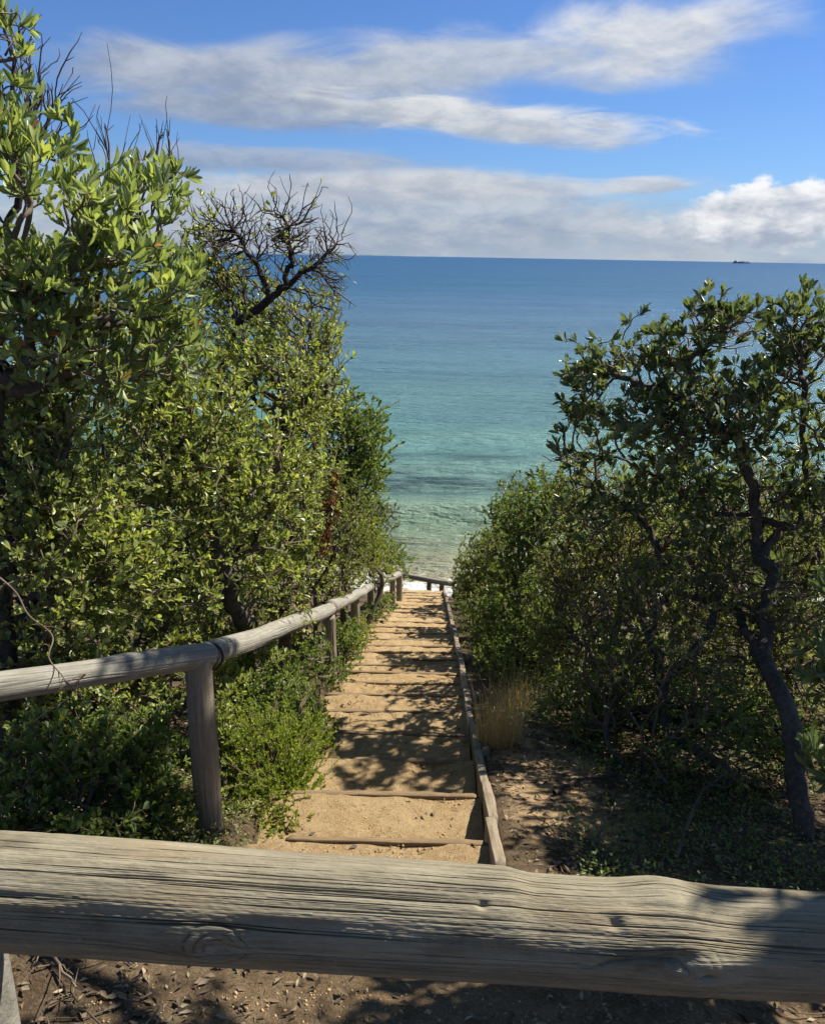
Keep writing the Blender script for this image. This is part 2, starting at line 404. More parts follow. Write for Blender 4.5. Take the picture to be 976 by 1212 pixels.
def rough_box(L, W, H, nx=24, seed=0, amp=.006, bev=.006):
    """box along X with rounded, worn edges; returns V,Q"""
    prof2 = []
    w, h = W / 2, H / 2
    for cx, cy, a0 in ((w - bev, h - bev, 0), (-w + bev, h - bev, 90), (-w + bev, -h + bev, 180), (w - bev, -h + bev, 270)):
        for a in (0, 45, 90): prof2.append((cx + bev * math.cos(rad(a0 + a)), cy + bev * math.sin(rad(a0 + a))))
    n = len(prof2); V = []; Q = []
    for i in range(nx + 1):
        x = -L / 2 + L * i / nx
        for k, (yy, zz) in enumerate(prof2):
            q = mnoise.noise(Vector((x * 4 + seed * 7.7, yy * 9, zz * 9))) * amp + mnoise.noise(Vector((x * 17 + seed * 3.1, yy * 30, zz * 30))) * amp * .4
            e = 1 - (bev * .5 / w if i in (0, nx) else 0)
            V.append((x, yy * e * (1 + q / w * .5), zz * e + q))
    for i in range(nx):
        for k in range(n): a = i * n + k; b = i * n + (k + 1) % n; Q.append((a, b, b + n, a + n))
    c0 = len(V); V.append((-L / 2, 0, 0)); V.append((L / 2, 0, 0))
    T = [(c0, (k + 1) % n, k) for k in range(n)] + [(c0 + 1, nx * n + k, nx * n + (k + 1) % n) for k in range(n)]
    return V, Q, T
def orient_x(p0, p1):
    d = (Vector(p1) - Vector(p0)).normalized(); up = Vector((0, 0, 1))
    y = up.cross(d).normalized(); z = d.cross(y)
    m = Matrix((d, y, z)).transposed().to_4x4(); m.translation = (Vector(p0) + Vector(p1)) / 2
    return m
ordinals = ['top', 'second', 'third', 'fourth', 'fifth', 'sixth', 'seventh', 'eighth', 'ninth', 'tenth', 'eleventh', 'twelfth', 'thirteenth', 'fourteenth', 'fifteenth', 'sixteenth', 'seventeenth', 'eighteenth', 'nineteenth', 'twentieth', 'twenty-first', 'twenty-second', 'twenty-third', 'twenty-fourth', 'twenty-fifth', 'twenty-sixth']
vis = 0
for i, D in enumerate(SD):
    r = float(xR(D)); tilt = random.uniform(-.012, .012)
    p0 = Vector((r - PW + (.10 if i < 2 else -.12), D + .02 + random.uniform(-.012, .012), line(D) - .083 + tilt)); p1 = Vector((r - .002, D + .02, line(D) - .083))
    V, Q, T = rough_box((p1 - p0).length, .036, .18, 34, i, .010, .007)
    o = link('step_sleeper', np_mesh('step_sleeper', V, quads=Q, tris=T, mat=M['sleeper'], smooth=False)); o.matrix_world = orient_x(p0, p1)
    if i < 1: lab = 'worn timber step edge closest to the foreground log, hidden behind it'
    elif i == 1: lab = 'worn timber step edge at the bottom of the visible stair, just above the foreground log'
    elif i == len(SD) - 1: lab = 'timber step edge farthest down the stair, at the landing by the far rail'
    else: lab = 'worn brown timber edge of the %s visible step counted down from the foreground log' % ordinals[i - 1]
    tag(o, lab, 'step edge', 'timber step edges on the sandy stair')

bd = [2.9] + [d + .10 for d in SD[2:]] + [15.45]
bd = [bd[0], 3.42] + [d + .12 for d in SD[2:-1]] + [15.42]
nb = len(bd) - 1
for i in range(nb):
    a, b = bd[i] + .004, bd[i + 1] - .004
    ox, oz = random.uniform(-.008, .008), random.uniform(-.014, .014)
    p0 = Vector((float(xR(a)) + .027 + ox, a, line(a) - .055 + oz + random.uniform(-.006, .006))); p1 = Vector((float(xR(b)) + .027 + ox, b, line(b) - .055 + oz))
    V, Q, T = rough_box((p1 - p0).length, .050 + random.uniform(-.004, .006), .22, 26, 60 + i, .009, .008)
    o = link('edging_board', np_mesh('edging_board', V, quads=Q, tris=T, mat=M['board'])); o.matrix_world = orient_x(p0, p1)
    if i == 0: lab = 'weathered edging board nearest the foreground log, its cut end showing'
    elif i == nb - 1: lab = 'farthest weathered edging board, ending at the landing by the far rail'
    else: lab = 'weathered edging board at the %s place along the stair, counted from the foreground log' % ordinals[i]
    tag(o, lab, 'edging board', 'timber edging boards beside the stair')
for i, (D, lab) in enumerate([(4.5, 'short square timber peg against the edging board beside the first steps'), (6.05, 'short square timber peg against the edging board just past the dry grass tuft'), (7.8, 'small timber peg against the edging board farther down the stair')]):
    V, Q, T = rough_box(.42, .05, .045, 6, 90 + i, .004, .006)
    o = link('edging_stake', np_mesh('edging_stake', V, quads=Q, tris=T, mat=M['board']))
    o.matrix_world = Matrix.Translation((float(xR(D)) + .083, D, line(D) - .13)) @ Matrix.Rotation(rad(90 + random.uniform(-4, 4)), 4, 'Y')
    tag(o, lab, 'stake', 'pegs holding the edging boards')

# ------------------------------------------------------------------ round timber (rails, posts, log)
def pole_mesh(name, L, r0, r1, mat, nx=40, nt=28, seed=0, along='X', bend=0.0, knots=0, cracks=0):
    s = np.linspace(0, 1, nx)[:, None]; th = np.linspace(0, 2 * np.pi, nt, endpoint=False)[None, :]
    r = r0 + (r1 - r0) * s + 0 * th
    r = r * (1 + .11 * vnoise(s * L * 2.6, th * 0, 1, seed) + .03 * vnoise(s * L * 3, np.cos(th) * 1.2, 1, seed + 1) + .03 * vnoise(np.sin(th) * 6 + 8, s * L * 1.2, 1, seed + 2) + .015 * vnoise(np.cos(th) * 14 + 8, s * L * 2, 1, seed + 4))
    for k in range(knots):
        kr = np.random.default_rng(seed * 31 + k); s0, t0 = kr.uniform(.1, .9), kr.uniform(0, 6.28)
        dth = (th - t0 + np.pi) % (2 * np.pi) - np.pi
        r = r * (1 + .10 * np.exp(-(((s - s0) * L / .06) ** 2 + (dth / .5) ** 2)))
    kr = np.random.default_rng(seed + 999)
    for k in range(cracks):
        s0, t0, ln, dp = kr.uniform(-.1, 1), kr.uniform(0, 6.28), kr.uniform(.08, .5), kr.uniform(.002, .006)
        u = (s - s0) / ln; env = np.where((u > 0) & (u < 1), np.sqrt(np.clip(4 * u * (1 - u), 0, 1)), 0)
        pth = t0 + .25 * vnoise(s * L * 4, s * 0 + k, 1, seed + k) ; dth = (th - pth + np.pi) % (2 * np.pi) - np.pi
        r = r - dp * env * np.exp(-(dth / .035) ** 2)
    ex = np.ones_like(s); ex[0] = .93; ex[-1] = .93
    r = r * ex
    by = bend * (1 - (2 * s - 1) ** 2) + .030 * vnoise(s * L * 1.3, s * 0, 1, seed + 6); bz = .034 * vnoise(s * L * 1.3, s * 0, 1, seed + 5)
    X = (s - .5) * L + 0 * th; Y = r * np.cos(th) + by; Z = r * np.sin(th) + bz
    if along == 'Z': V = np.stack([Y, Z, X + L / 2], -1).reshape(-1, 3)
    else: V = np.stack([X, Y, Z], -1).reshape(-1, 3)
    V = list(map(tuple, V)); Q = []; T = []
    for i in range(nx - 1):
        for k in range(nt): a = i * nt + k; b = i * nt + (k + 1) % nt; Q.append((a, b, b + nt, a + nt))
    for i in (0, nx - 1):
        c = len(V); ring = np.array(V[i * nt:(i + 1) * nt]); V.append(tuple(ring.mean(0)))
        for k in range(nt): T.append((c, i * nt + (k + 1) % nt, i * nt + k) if i == 0 else (c, i * nt + k, i * nt + (k + 1) % nt))
    return np_mesh(name, V, quads=Q, tris=T, mat=mat, smooth=True)

# ---- foreground barrier log
LD = .872
A = P(-150, 1046, LD); B = P(1130, 1131, LD)
A2, B2 = A, B
LL = (B - A).length
LM = orient_x(A, B)
barrier = empty('barrier_fence', ((A + B) / 2).xy.to_3d() + Vector((0, 0, float(prof(LD)))))
tag(barrier, 'thick weathered log barrier crossing the foreground with a post at its left', 'fence')
def log_mesh():
    nx = 820
    th = np.radians(np.concatenate([np.linspace(40, 236, 700, endpoint=False), np.linspace(236, 400, 60, endpoint=False)]))[None, :]; nt = th.shape[1]
    s = np.linspace(0, LL, nx)[:, None]
    TH = np.degrees(th)
    def sx(px): return (px + 150) / 1280 * LL
    r = .0655 + 0 * s + 0 * th
    r = r + .003 * vnoise(s * 3, th * 0, 1, 41) + .0035 * vnoise(s * 4.5, np.cos(th) * 2 + 5, 1, 42) + .0028 * vnoise(s * 2, np.sin(th) * 4 + 5, 1, 43)
    r = r + .0016 * vnoise(s * 9, np.cos(th) * 9 + np.sin(th) * 4 + 9, 1, 44) + .0005 * vnoise(s * 5, th * 22, 1, 45) + .0003 * vnoise(s * 12, th * 45, 1, 46) + .0006 * vnoise(s * 120, th * 30, 1, 47) + .0004 * vnoise(s * 7, th * 70, 1, 48) + .0003 * vnoise(s * 16, th * 130, 1, 49) + .0003 * np.abs(vnoise(s * 40, th * 60, 1, 51))
    def dth(t0): return (TH - t0 + 180) % 360 - 180
    def blob(px, t0, ds, dt, a):
        return a * np.exp(-(((s - sx(px)) / ds) ** 2 + (dth(t0) / dt) ** 2))
    # step in the silhouette, knots and swellings
    r = r + .0055 * sstep(sx(622), sx(585), s) * sstep(95, 60, np.abs(dth(70)))
    r = r + blob(770, 85, .045, 45, .010) + blob(240, 175, .055, 30, .006) + blob(800, 170, .035, 22, .008) + blob(715, 120, .02, 14, .003)
    r = r - blob(268, 178, .02, 8, .008) - blob(705, 128, .010, 6, .006) - blob(556, 120, .006, 3.5, .006) - blob(855, 120, .05, 40, .007)
    r = r - blob(775, 158, .02, 8, .006) - blob(812, 176, .012, 6, .007) - .004 * np.exp(-(dth(166 + 30 * vnoise(s * 30, s * 0, 1, 88)) / 2.2) ** 2) * sstep(sx(640), sx(690), s) * sstep(sx(860), sx(800), s)
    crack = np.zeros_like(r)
    cr = np.random.default_rng(5)
    for k in range(150):
        s0 = cr.uniform(-.1, LL); ln = cr.uniform(.06, .55) * (1 if k % 5 else 1.6); t0 = cr.uniform(50, 235)
        wdt = cr.uniform(.22, .62); dp = cr.uniform(.0008, .0034)
        u = (s - s0) / ln
        # grain bends round the knots
        path = t0 + 1.5 * vnoise(s * 3.5, s * 0 + k, 1, 50 + k) * 2 + .8 * vnoise(s * 16, s * 0, 1, 150 + k)
        for kp, kt in ((255, 178), (790, 165)):
            w = np.exp(-((s - sx(kp)) / .05) ** 2); path = path + w * np.sign(t0 - kt) * 7 * np.exp(-((t0 - kt) / 22) ** 2)
        env = np.where((u > 0) & (u < 1), np.sqrt(np.clip(4 * u * (1 - u), 0, 1)), 0) * (.55 + .9 * np.clip(vnoise(s * 22, s * 0, 1, 250 + k) + .5, 0, 1))
        g = np.exp(-(dth(path) / (wdt * np.maximum(env, .35))) ** 2) * env
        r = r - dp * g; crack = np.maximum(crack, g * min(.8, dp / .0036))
    # ring cracks around the knot
    for kp, kt in ((262, 178), (792, 168)):
        dd = np.sqrt(((s - sx(kp)) / .024) ** 2 + (dth(kt) / 17) ** 2) + .25 * vnoise(s * 40, th * 6, 1, 77)
        for q in (.55, 1.0, 1.5):
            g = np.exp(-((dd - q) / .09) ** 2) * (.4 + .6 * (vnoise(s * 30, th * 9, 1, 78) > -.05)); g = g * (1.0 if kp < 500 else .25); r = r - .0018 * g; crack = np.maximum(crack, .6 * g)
    X = s - LL / 2 + 0 * th; Y = r * np.cos(th); Z = r * np.sin(th)
    V = np.stack([X, Y, Z], -1).reshape(-1, 3)
    i = (np.arange(nx - 1) * nt)[:, None]; k = np.arange(nt)[None, :]; k2 = (k + 1) % nt
    Q = np.stack([i + k, i + k2, i + nt + k2, i + nt + k], -1).reshape(-1, 4)
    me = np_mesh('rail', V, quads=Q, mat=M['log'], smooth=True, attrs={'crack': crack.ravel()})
    return me
bm_inv = Matrix.Translation(-barrier.location)
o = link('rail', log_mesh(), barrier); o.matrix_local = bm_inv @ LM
for px, lr in ((-36, 1), (1120, 1)):
    q = P(px - (26 if px < 0 else 0), 1062, LD + .01); zg = float(terr(q.x, q.y))
    o = link('post', pole_mesh('post', q.z - .03 - zg + .3, .062, .058, M['rail'] if px < 0 else M['post'], 24, 26, 7, 'Z'), barrier)
    o.location = Vector((q.x, q.y, zg - .3)) - barrier.location

# ---- left handrail
hr = empty('handrail_fence', (-.95, 3.4, float(terr(-.95, 3.4))))
tag(hr, 'long sun-bleached log handrail on posts running down the left of the stair', 'fence')
posts = [(236, 775, 3.36, .062), (388, 729, 7.0, .062), (419.5, 702, 9.6, .055), (439, 693, 11.2, .05), (449.5, 691, 12.1, .05), (464.5, 683, 13.3, .055), (473, 674, 13.9, .055)]
tops = []
for k, (px, py, D, r) in enumerate(posts):
    q = P(px, py, D); zg = float(terr(q.x, q.y)); tops.append(q)
    h = q.z - zg + .35
    me = pole_mesh('post', h, r * 1.03, r * .98, M['post'], 60 if k < 2 else 24, 150 if k < 2 else 28, 100 + k, 'Z', knots=1, cracks=34 if k < 2 else 0)
    o = link('post', me, hr); o.location = Vector((q.x, q.y, zg - .35)) - hr.location
rails = [(P(-160, 838, 2.35), P(249, 776, 3.40), .050, .055), (P(250.5, 776, 3.44), P(391, 722, 7.05), .055, .060), (P(392, 720, 7.1), P(438.5, 694.5, 11.2), .062, .056), (P(439, 694, 11.25), P(473.3, 678, 14.0), .06, .058)]
for k, (a, b, r0, r1) in enumerate(rails):
    if (a - b).length < .1: continue
    a = a + Vector((0, 0, .0)); 
    me = pole_mesh('rail', (b - a).length, r0, r1, M['rail'], 160 if k < 2 else 70, 150 if k < 2 else 32, 120 + k, 'X', bend=(.02 if k == 1 else 0), knots=4, cracks=36 if k < 2 else 0)
    o = link('rail', me, hr); o.matrix_local = Matrix.Translation(-hr.location) @ orient_x(a, b)
# strap round the joint over the first post
def ring_mesh(name, rr, tube, mat):
    n, m = 40, 8; V = []; Q = []
    for i in range(n):
        a = 2 * math.pi * i / n
        for k in range(m):
            b = 2 * math.pi * k / m; q = rr + tube * math.cos(b) + .003 * math.sin(3 * a)
            V.append((tube * 1.5 * math.sin(b) + .004 * math.sin(2 * a), q * math.cos(a), q * math.sin(a)))
    for i in range(n):
        for k in range(m): Q.append((i * m + k, ((i + 1) % n) * m + k, ((i + 1) % n) * m + (k + 1) % m, i * m + (k + 1) % m))
    return np_mesh(name, V, quads=Q, mat=mat, smooth=True)
jm = orient_x(rails[0][0], rails[0][1]); jm.translation = P(250, 777, 3.415)
for dx, rr in ((0, .0585), (.018, .0595)):
    o = link('strap', ring_mesh('strap', rr, .005, M['strap']), hr)
    o.matrix_local = Matrix.Translation(-hr.location) @ jm @ Matrix.Translation((dx - .01, 0, 0)) @ Matrix.Rotation(rad(8 * (1 if dx else -1)), 4, 'Z')

# ---- far rail at the landing
fa, fb = P(478, 681, 16.3), P(530, 690, 15.7)
fr = empty('landing_fence', (fa + fb) / 2 - Vector((0, 0, .75))); tag(fr, 'short log rail on two posts across the far landing above the surf', 'fence')
o = link('rail', pole_mesh('rail', (fb - fa).length + .3, .055, .052, M['rail'], 30, 20, 151, 'X'), fr); o.matrix_local = Matrix.Translation(-fr.location) @ orient_x(fa, fb)
for px, py, D in ((508, 688, 15.95), (523, 690, 15.78)):
    q = P(px, py, D); zg = min(float(terr(q.x, q.y)), q.z - .6)
    o = link('post', pole_mesh('post', q.z - zg + .25, .055, .052, M['post'], 14, 18, 160, 'Z'), fr); o.location = Vector((q.x, q.y, zg - .25)) - fr.location

# ------------------------------------------------------------------ vegetation generator
LEAF8_V = np.array([(0, 0, 0), (.26, .26, .05), (.26, -.26, .05), (.62, .49, .05), (.62, -.49, .05), (.88, .33, -.02), (.88, -.33, -.02), (1, 0, -.10), (.30, 0, -.02), (.68, 0, -.04)])
LEAF8_T = np.array([(0, 2, 8), (0, 8, 1), (2, 4, 9), (2, 9, 8), (8, 9, 3), (8, 3, 1), (4, 6, 9), (9, 5, 3), (6, 7, 9), (9, 7, 5)])
LEAF4_V = np.array([(0, 0, 0), (.55, .5, .08), (.55, -.5, .08), (1, 0, -.06)])
LEAF4_T = np.array([(0, 2, 3), (0, 3, 1)])
def leaves_mesh(name, pos, axis_, nrm, length, width, tint, mat, big=True):
    TV, TT = (LEAF8_V, LEAF8_T) if big else (LEAF4_V, LEAF4_T)
    a = axis_ / np.linalg.norm(axis_, axis=1, keepdims=True)
    n = nrm - (nrm * a).sum(1, keepdims=True) * a; n /= np.linalg.norm(n, axis=1, keepdims=True) + 1e-9
    b = np.cross(n, a)
    curl = R.normal(1.0, .6, len(pos))[:, None, None]
    V = pos[:, None, :] + a[:, None, :] * (TV[None, :, 0:1] * length[:, None, None]) + b[:, None, :] * (TV[None, :, 1:2] * width[:, None, None]) \
        + n[:, None, :] * (TV[None, :, 2:3] * length[:, None, None] * curl)
    k = len(TV)
    T = (TT[None] + (np.arange(len(pos)) * k)[:, None, None]).reshape(-1, 3)
    return np_mesh(name, V.reshape(-1, 3), tris=T, mat=mat, smooth=big, attrs={'tint': np.repeat(tint, k)})

def catmull(p, sub):
    if len(p) < 3 or sub < 2: return p
    q = np.vstack([2 * p[0] - p[1], p, 2 * p[-1] - p[-2]])
    t = np.linspace(0, 1, sub, endpoint=False)[:, None, None]
    p0, p1, p2, p3 = q[:-3][None], q[1:-2][None], q[2:-1][None], q[3:][None]
    o = .5 * (2 * p1 + (p2 - p0) * t + (2 * p0 - 5 * p1 + 4 * p2 - p3) * t ** 2 + (3 * p1 - p0 - 3 * p2 + p3) * t ** 3)
    o = o.transpose(1, 0, 2).reshape(-1, p.shape[1])
    return np.vstack([o, p[-1:]])
class Tubes:
    def __init__(s): s.V = []; s.Q = []; s.R = []; s.n = 0
    def add(s, p, r, sides):
        t = np.gradient(p, axis=0); t /= np.linalg.norm(t, axis=1, keepdims=True) + 1e-9
        mdir = t.mean(0); ref = np.eye(3)[np.argmin(np.abs(mdir))]
        n = np.cross(t, ref); n /= np.linalg.norm(n, axis=1, keepdims=True) + 1e-9; b = np.cross(t, n)
        a = np.arange(sides) * 2 * np.pi / sides
        ring = p[:, None] + r[:, None, None] * (np.cos(a)[None, :, None] * n[:, None] + np.sin(a)[None, :, None] * b[:, None])
        m = len(p); s.V.append(ring.reshape(-1, 3)); s.R.append(np.repeat(r, sides))
        i = (np.arange(m - 1) * sides)[:, None]; k = np.arange(sides)[None]; k2 = (k + 1) % sides
        s.Q.append((np.stack([i + k, i + k2, i + sides + k2, i + sides + k], -1) + s.n).reshape(-1, 4)); s.n += m * sides
    def mesh(s, name, mat): return np_mesh(name, np.vstack(s.V), quads=np.vstack(s.Q), mat=mat, smooth=True, attrs={'thick': np.concatenate(s.R)})

def sample_blobs(blobs, spacing, clump=.0, shell=.5, lowcut=None):
    pts = []; spacing *= DENS
    for c, rr in blobs:
        c = np.array(c); rr = np.array(rr)
        vol = 4.19 * rr.prod(); n = max(6, int(vol / spacing ** 3))
        d = R.normal(size=(n, 3)); d /= np.linalg.norm(d, axis=1, keepdims=True)
        rad_ = R.random(n) ** (shell) ; p = c + d * rad_[:, None] * rr * (1 + .18 * R.normal(size=(n, 1)))
        if clump > -1:
            keep = np.array([mnoise.noise(Vector(q * 2.6 / max(.6, (rr.mean() / .45)))) > clump - .25 for q in p]); p = p[keep]
        pts.append(p)
    p = np.vstack(pts)
    g = terr(p[:, 0], p[:, 1]); p = p[p[:, 2] > g + .05]
    return p

def grow(root, guides, pts, bf):
    nodes = [np.array(root, float)]; par = [-1]; pl = [0.0]
    for gl in guides:
        gp = np.array([tuple(q) for q in gl], float)
        arr = np.array(nodes); j = int(np.argmin(((arr - gp[0]) ** 2).sum(1)))
        dense = catmull(gp, 3) if len(gp) > 2 else gp
        for q in dense:
            if np.linalg.norm(q - nodes[j]) < .02: continue
            nodes.append(q + R.normal(size=3) * .008); par.append(j); pl.append(pl[j] + np.linalg.norm(q - nodes[j]) * .35); j = len(nodes) - 1
    S = np.array(nodes); spl = np.array(pl)
    n = len(pts)
    dm = np.linalg.norm(pts[:, None] - S[None], axis=2) + bf * spl[None]
    best = dm.min(1); bp = dm.argmin(1)
    P_ = np.vstack([S, pts]); L_ = np.concatenate([spl, np.zeros(n)]); parent = np.concatenate([np.array(par), np.full(n, -1)]).astype(int)
    m = len(S); done = np.zeros(n, bool)
    order = []
    for _ in range(n):
        v = int(np.argmin(np.where(done, 1e9, best))); done[v] = True
        u = bp[v]; parent[m + v] = u; L_[m + v] = L_[u] + np.linalg.norm(P_[m + v] - P_[u])
        order.append(m + v)
        c = np.linalg.norm(pts - pts[v], axis=1) + bf * L_[m + v]
        b = c < best; best[b] = c[b]; bp[b] = m + v
    return P_, parent, order, m

def build_plant(name, label, cat, group, root, blobs, spacing=.12, bf=.35, clump=0., shell=.55, guides=(), leaf=None, bark='bark', tip=.0028, pexp=2.35,
                leafy=1.0, jitter=.16, whips=0, minr=0, trunk_name='branches', foliage_name='foliage', rmax=.09, base_z=None):
    """root (x,y). leaf dict: mat,len,wid,per,spread,up,big,node"""
    x, y = root; z = float(terr(x, y)) - .06 if base_z is None else base_z
    pts = sample_blobs(blobs, spacing, clump, shell)
    Pn, parent, order, m = grow((x, y, z), guides, pts, bf)
    n = len(Pn); cnt = np.zeros(n); kids = [[] for _ in range(n)]
    for i in range(1, n): kids[parent[i]].append(i)
    for i in reversed(list(range(1, m)) + order) if m > 1 else reversed(order):
        if not kids[i]: cnt[i] = 1
        cnt[parent[i]] += cnt[i]
    # (order: guides first, attractors after, so children always come later)
    cnt = np.maximum(cnt, 1)
    r = np.minimum(tip * cnt ** (1 / pexp), rmax)
    t = Tubes()
    ctr = np.array((x, y, z))
    stack = [(0, None)]
    while stack:
        i, pre = stack.pop()
        chain = [i] if pre is None else [pre, i]
        while kids[chain[-1]]:
            ks = sorted(kids[chain[-1]], key=lambda q: -cnt[q])
            for q in ks[1:]: stack.append((q, chain[-1]))
            chain.append(ks[0])
        if len(chain) < 2: continue
        p = Pn[chain]; rr = r[chain].copy()
        if pre is not None: rr[0] = min(rr[0], rr[1] * 1.15)
        rr[-1] *= .55
        sub = 3 if rr.max() > .008 else 2
        q = catmull(np.hstack([p, rr[:, None]]), sub)
        pp, rr = q[:, :3].copy(), np.maximum(q[:, 3], tip * .4)
        if len(pp) > 2:
            sl = np.linalg.norm(np.diff(pp, axis=0), axis=1).mean()
            pp[1:-1] += R.normal(size=(len(pp) - 2, 3)) * jitter * sl * .8
        t.add(pp, rr, 10 if rr.max() > .03 else 6 if rr.max() > .009 else 4 if rr.max() > .004 else 3)
    e = empty(name, (x, y, float(terr(x, y)))); tag(e, label, cat, group)
    inv = -e.location
    bo = link(trunk_name, t.mesh(trunk_name, M[bark]), e, inv)
    if leaf:
        isl = [i for i in range(m, n) if cnt[i] <= leaf.get('node', 2)]
        isl = np.array(isl); 
        if leafy < 1: isl = isl[R.random(len(isl)) < leafy]
        if leaf.get('gap', 0): isl = isl[R.random(len(isl)) > leaf['gap']]
        d = Pn[isl] - Pn[parent[isl]]; dl = np.linalg.norm(d, axis=1, keepdims=True); d = d / (dl + 1e-9)
        per = leaf['per']; k = np.repeat(np.arange(len(isl)), R.integers(max(1, int(per * .45)), int(per * 1.5) + 1, len(isl)))
        dk = d[k]
        u = R.random(len(k)) ** .6
        span = np.minimum(dl[k, 0], leaf.get('span', .12))
        pos = Pn[isl][k] - dk * ((1 - u) * span)[:, None]
        rnd = R.normal(size=(len(k), 3)); rnd -= (rnd * dk).sum(1, keepdims=True) * dk; rnd /= np.linalg.norm(rnd, axis=1, keepdims=True) + 1e-9
        ang = leaf.get('open', .9)
        ax = dk * (1.0 * u[:, None] + .25) + rnd * ang * (1.25 - .7 * u[:, None]) + np.array((0, 0, leaf.get('up', .25))) + R.normal(size=(len(k), 3)) * .18
        nr = dk * .9 - rnd * .3 + np.array((.25, .1, leaf.get('nup', .5))) + R.normal(size=(len(k), 3)) * .45
        ln = leaf['len'] * R.triangular(.40, 1.0, 1.25, len(k)); wd = ln * leaf['wid'] * R.uniform(.8, 1.2, len(k))
        ct = R.random(len(isl)) * .5 + .25
        tint = np.clip(ct[k] + R.normal(0, .18, len(k)) + .12 * (u - .5), 0, .955)
        rare = R.random(len(k)) < leaf.get('rare', .006); tint[rare] = 1
        link(foliage_name, leaves_mesh(foliage_name, pos, ax, nr, ln, wd, tint, leaf_m(leaf), leaf.get('big', True)), e, inv)
        STAT.append((label[:30], len(k), n))
    return e
STAT = []
DENS = .60
def leaf_m(l): return M[l['mat']]
def B(px, py, D, rx, ry, rd):
    c = P(px, py, D); dp = depth_of(c); return ((c.x, c.y, c.z), (rx * dp / F, rd, ry * dp / F))
def rootat(px, D): return (P(px, 606, D).x, D)

WATTLE = dict(mat='wattle', len=.078, wid=.27, per=9, span=.16, open=.65, up=.75, node=2, nup=0)
FRESH = dict(mat='fresh', len=.046, wid=.42, per=7.5, span=.10, open=.85, up=.3, node=2)
ROSE = dict(mat='rosette', len=.064, wid=.33, per=14, span=.05, open=.62, up=.55, node=1.5, nup=.2)
FINE = dict(mat='fine', len=.026, wid=.42, per=16, span=.10, open=.9, up=.25, node=2, big=False)
OLIVE = dict(mat='olive', len=.036, wid=.40, per=12, span=.10, open=.9, up=.25, node=2, big=False)
LIME = dict(mat='lime', len=.019, wid=.36, per=26, span=.10, open=.9, up=.35, node=3, big=False)
LIMEW = dict(LIME, mat='yellow', len=.026, per=18)
def lf(base, **k): return dict(base, **k)

GL = 'shrubs crowding the left of the stair'; GR = 'shrubs crowding the right of the stair'
# ---------- left side
build_plant('coast_wattle', 'tall coast wattle at the upper left with broad pale green leaves', 'shrub', GL, (-2.1, 3.9),
            [B(15, 180, 3.6, 50, 80, .4), B(25, 330, 3.6, 75, 110, .5), B(130, 290, 3.8, 80, 85, .45), B(185, 240, 4.0, 38, 55, .3), B(110, 400, 4.0, 110, 80, .5), B(70, 190, 3.9, 25, 60, .25), B(205, 330, 4.1, 36, 80, .3), B(190, 400, 4.2, 60, 60, .35)],
            spacing=.125, bf=.3, clump=.03, leaf=lf(WATTLE, gap=.22, per=8), bark='barkgrey', shell=.6)
build_plant('coast_wattle', 'sprig of wattle leaves reaching into the top left corner of the photo', 'shrub', GL, (-2.05, 3.3),
            [B(8, 35, 3.4, 26, 45, .15)], spacing=.12, bf=.3, clump=-1, guides=[[P(-80, 420, 3.4), P(-60, 250, 3.4), P(-20, 100, 3.4)]], leaf=lf(WATTLE, per=7), bark='barkgrey')
build_plant('bare_shrub', 'leafless shrub of fine dark twigs rising at the top left corner', 'dead shrub', 'bare dead shrubs', (-2.4, 4.3),
            [B(50, 110, 4.2, 52, 80, .3), B(20, 60, 4.2, 40, 50, .3)], spacing=.13, bf=.75, clump=-.3, bark='barkdead', tip=.0026, jitter=.10, shell=.8,
            guides=[[P(0, 480, 4.25), P(10, 300, 4.2), P(25, 210, 4.2)]])
build_plant('bare_shrub', 'sparse upright dead twigs poking up above the wattle against the cloud', 'dead shrub', 'bare dead shrubs', (-1.9, 5.2),
            [B(125, 150, 5.0, 30, 60, .2), B(190, 160, 5.2, 42, 55, .25)], spacing=.17, bf=.9, clump=-.3, bark='barkdead', tip=.0024, jitter=.08, shell=.9,
            guides=[[P(120, 480, 5.1), P(118, 330, 5.0), P(122, 240, 5.0)], [P(165, 480, 5.2), P(180, 330, 5.2), P(188, 240, 5.2)]])
build_plant('bare_shrub', 'dead spreading shrub with a dark forked limb, fanning bare against sea and sky', 'dead shrub', 'bare dead shrubs', rootat(235, 6.0),
            [B(335, 280, 6.0, 84, 68, .5), B(265, 285, 6.2, 50, 66, .4), B(378, 310, 6.0, 40, 55, .35), B(397, 340, 6.0, 24, 50, .3)], spacing=.122, bf=.66, clump=-.3, bark='barkdead', tip=.0028, pexp=2.9, jitter=.11, shell=.85,
            guides=[[P(240, 560, 6.0), P(262, 440, 6.0), P(282, 388, 6.0), P(320, 352, 6.0), P(338, 338, 6.0)], [P(338, 338, 6.0), P(345, 300, 6.0), P(335, 255, 6.0)], [P(320, 352, 6.0), P(300, 310, 6.0), P(275, 270, 6.1)], [P(338, 338, 6), P(370, 315, 6), P(395, 290, 6)]],
            leaf=lf(FRESH, per=3, len=.038), leafy=.06)
build_plant('coast_shrub', 'large sunlit shrub filling the left edge above the handrail', 'shrub', GL, (-2.0, 4.2),
            [B(50, 490, 4.1, 100, 85, .5), B(60, 610, 3.9, 105, 90, .5), B(70, 710, 3.75, 100, 62, .35), B(150, 660, 4.0, 70, 70, .4)], spacing=.112, bf=.32, clump=-.02, leaf=FRESH)
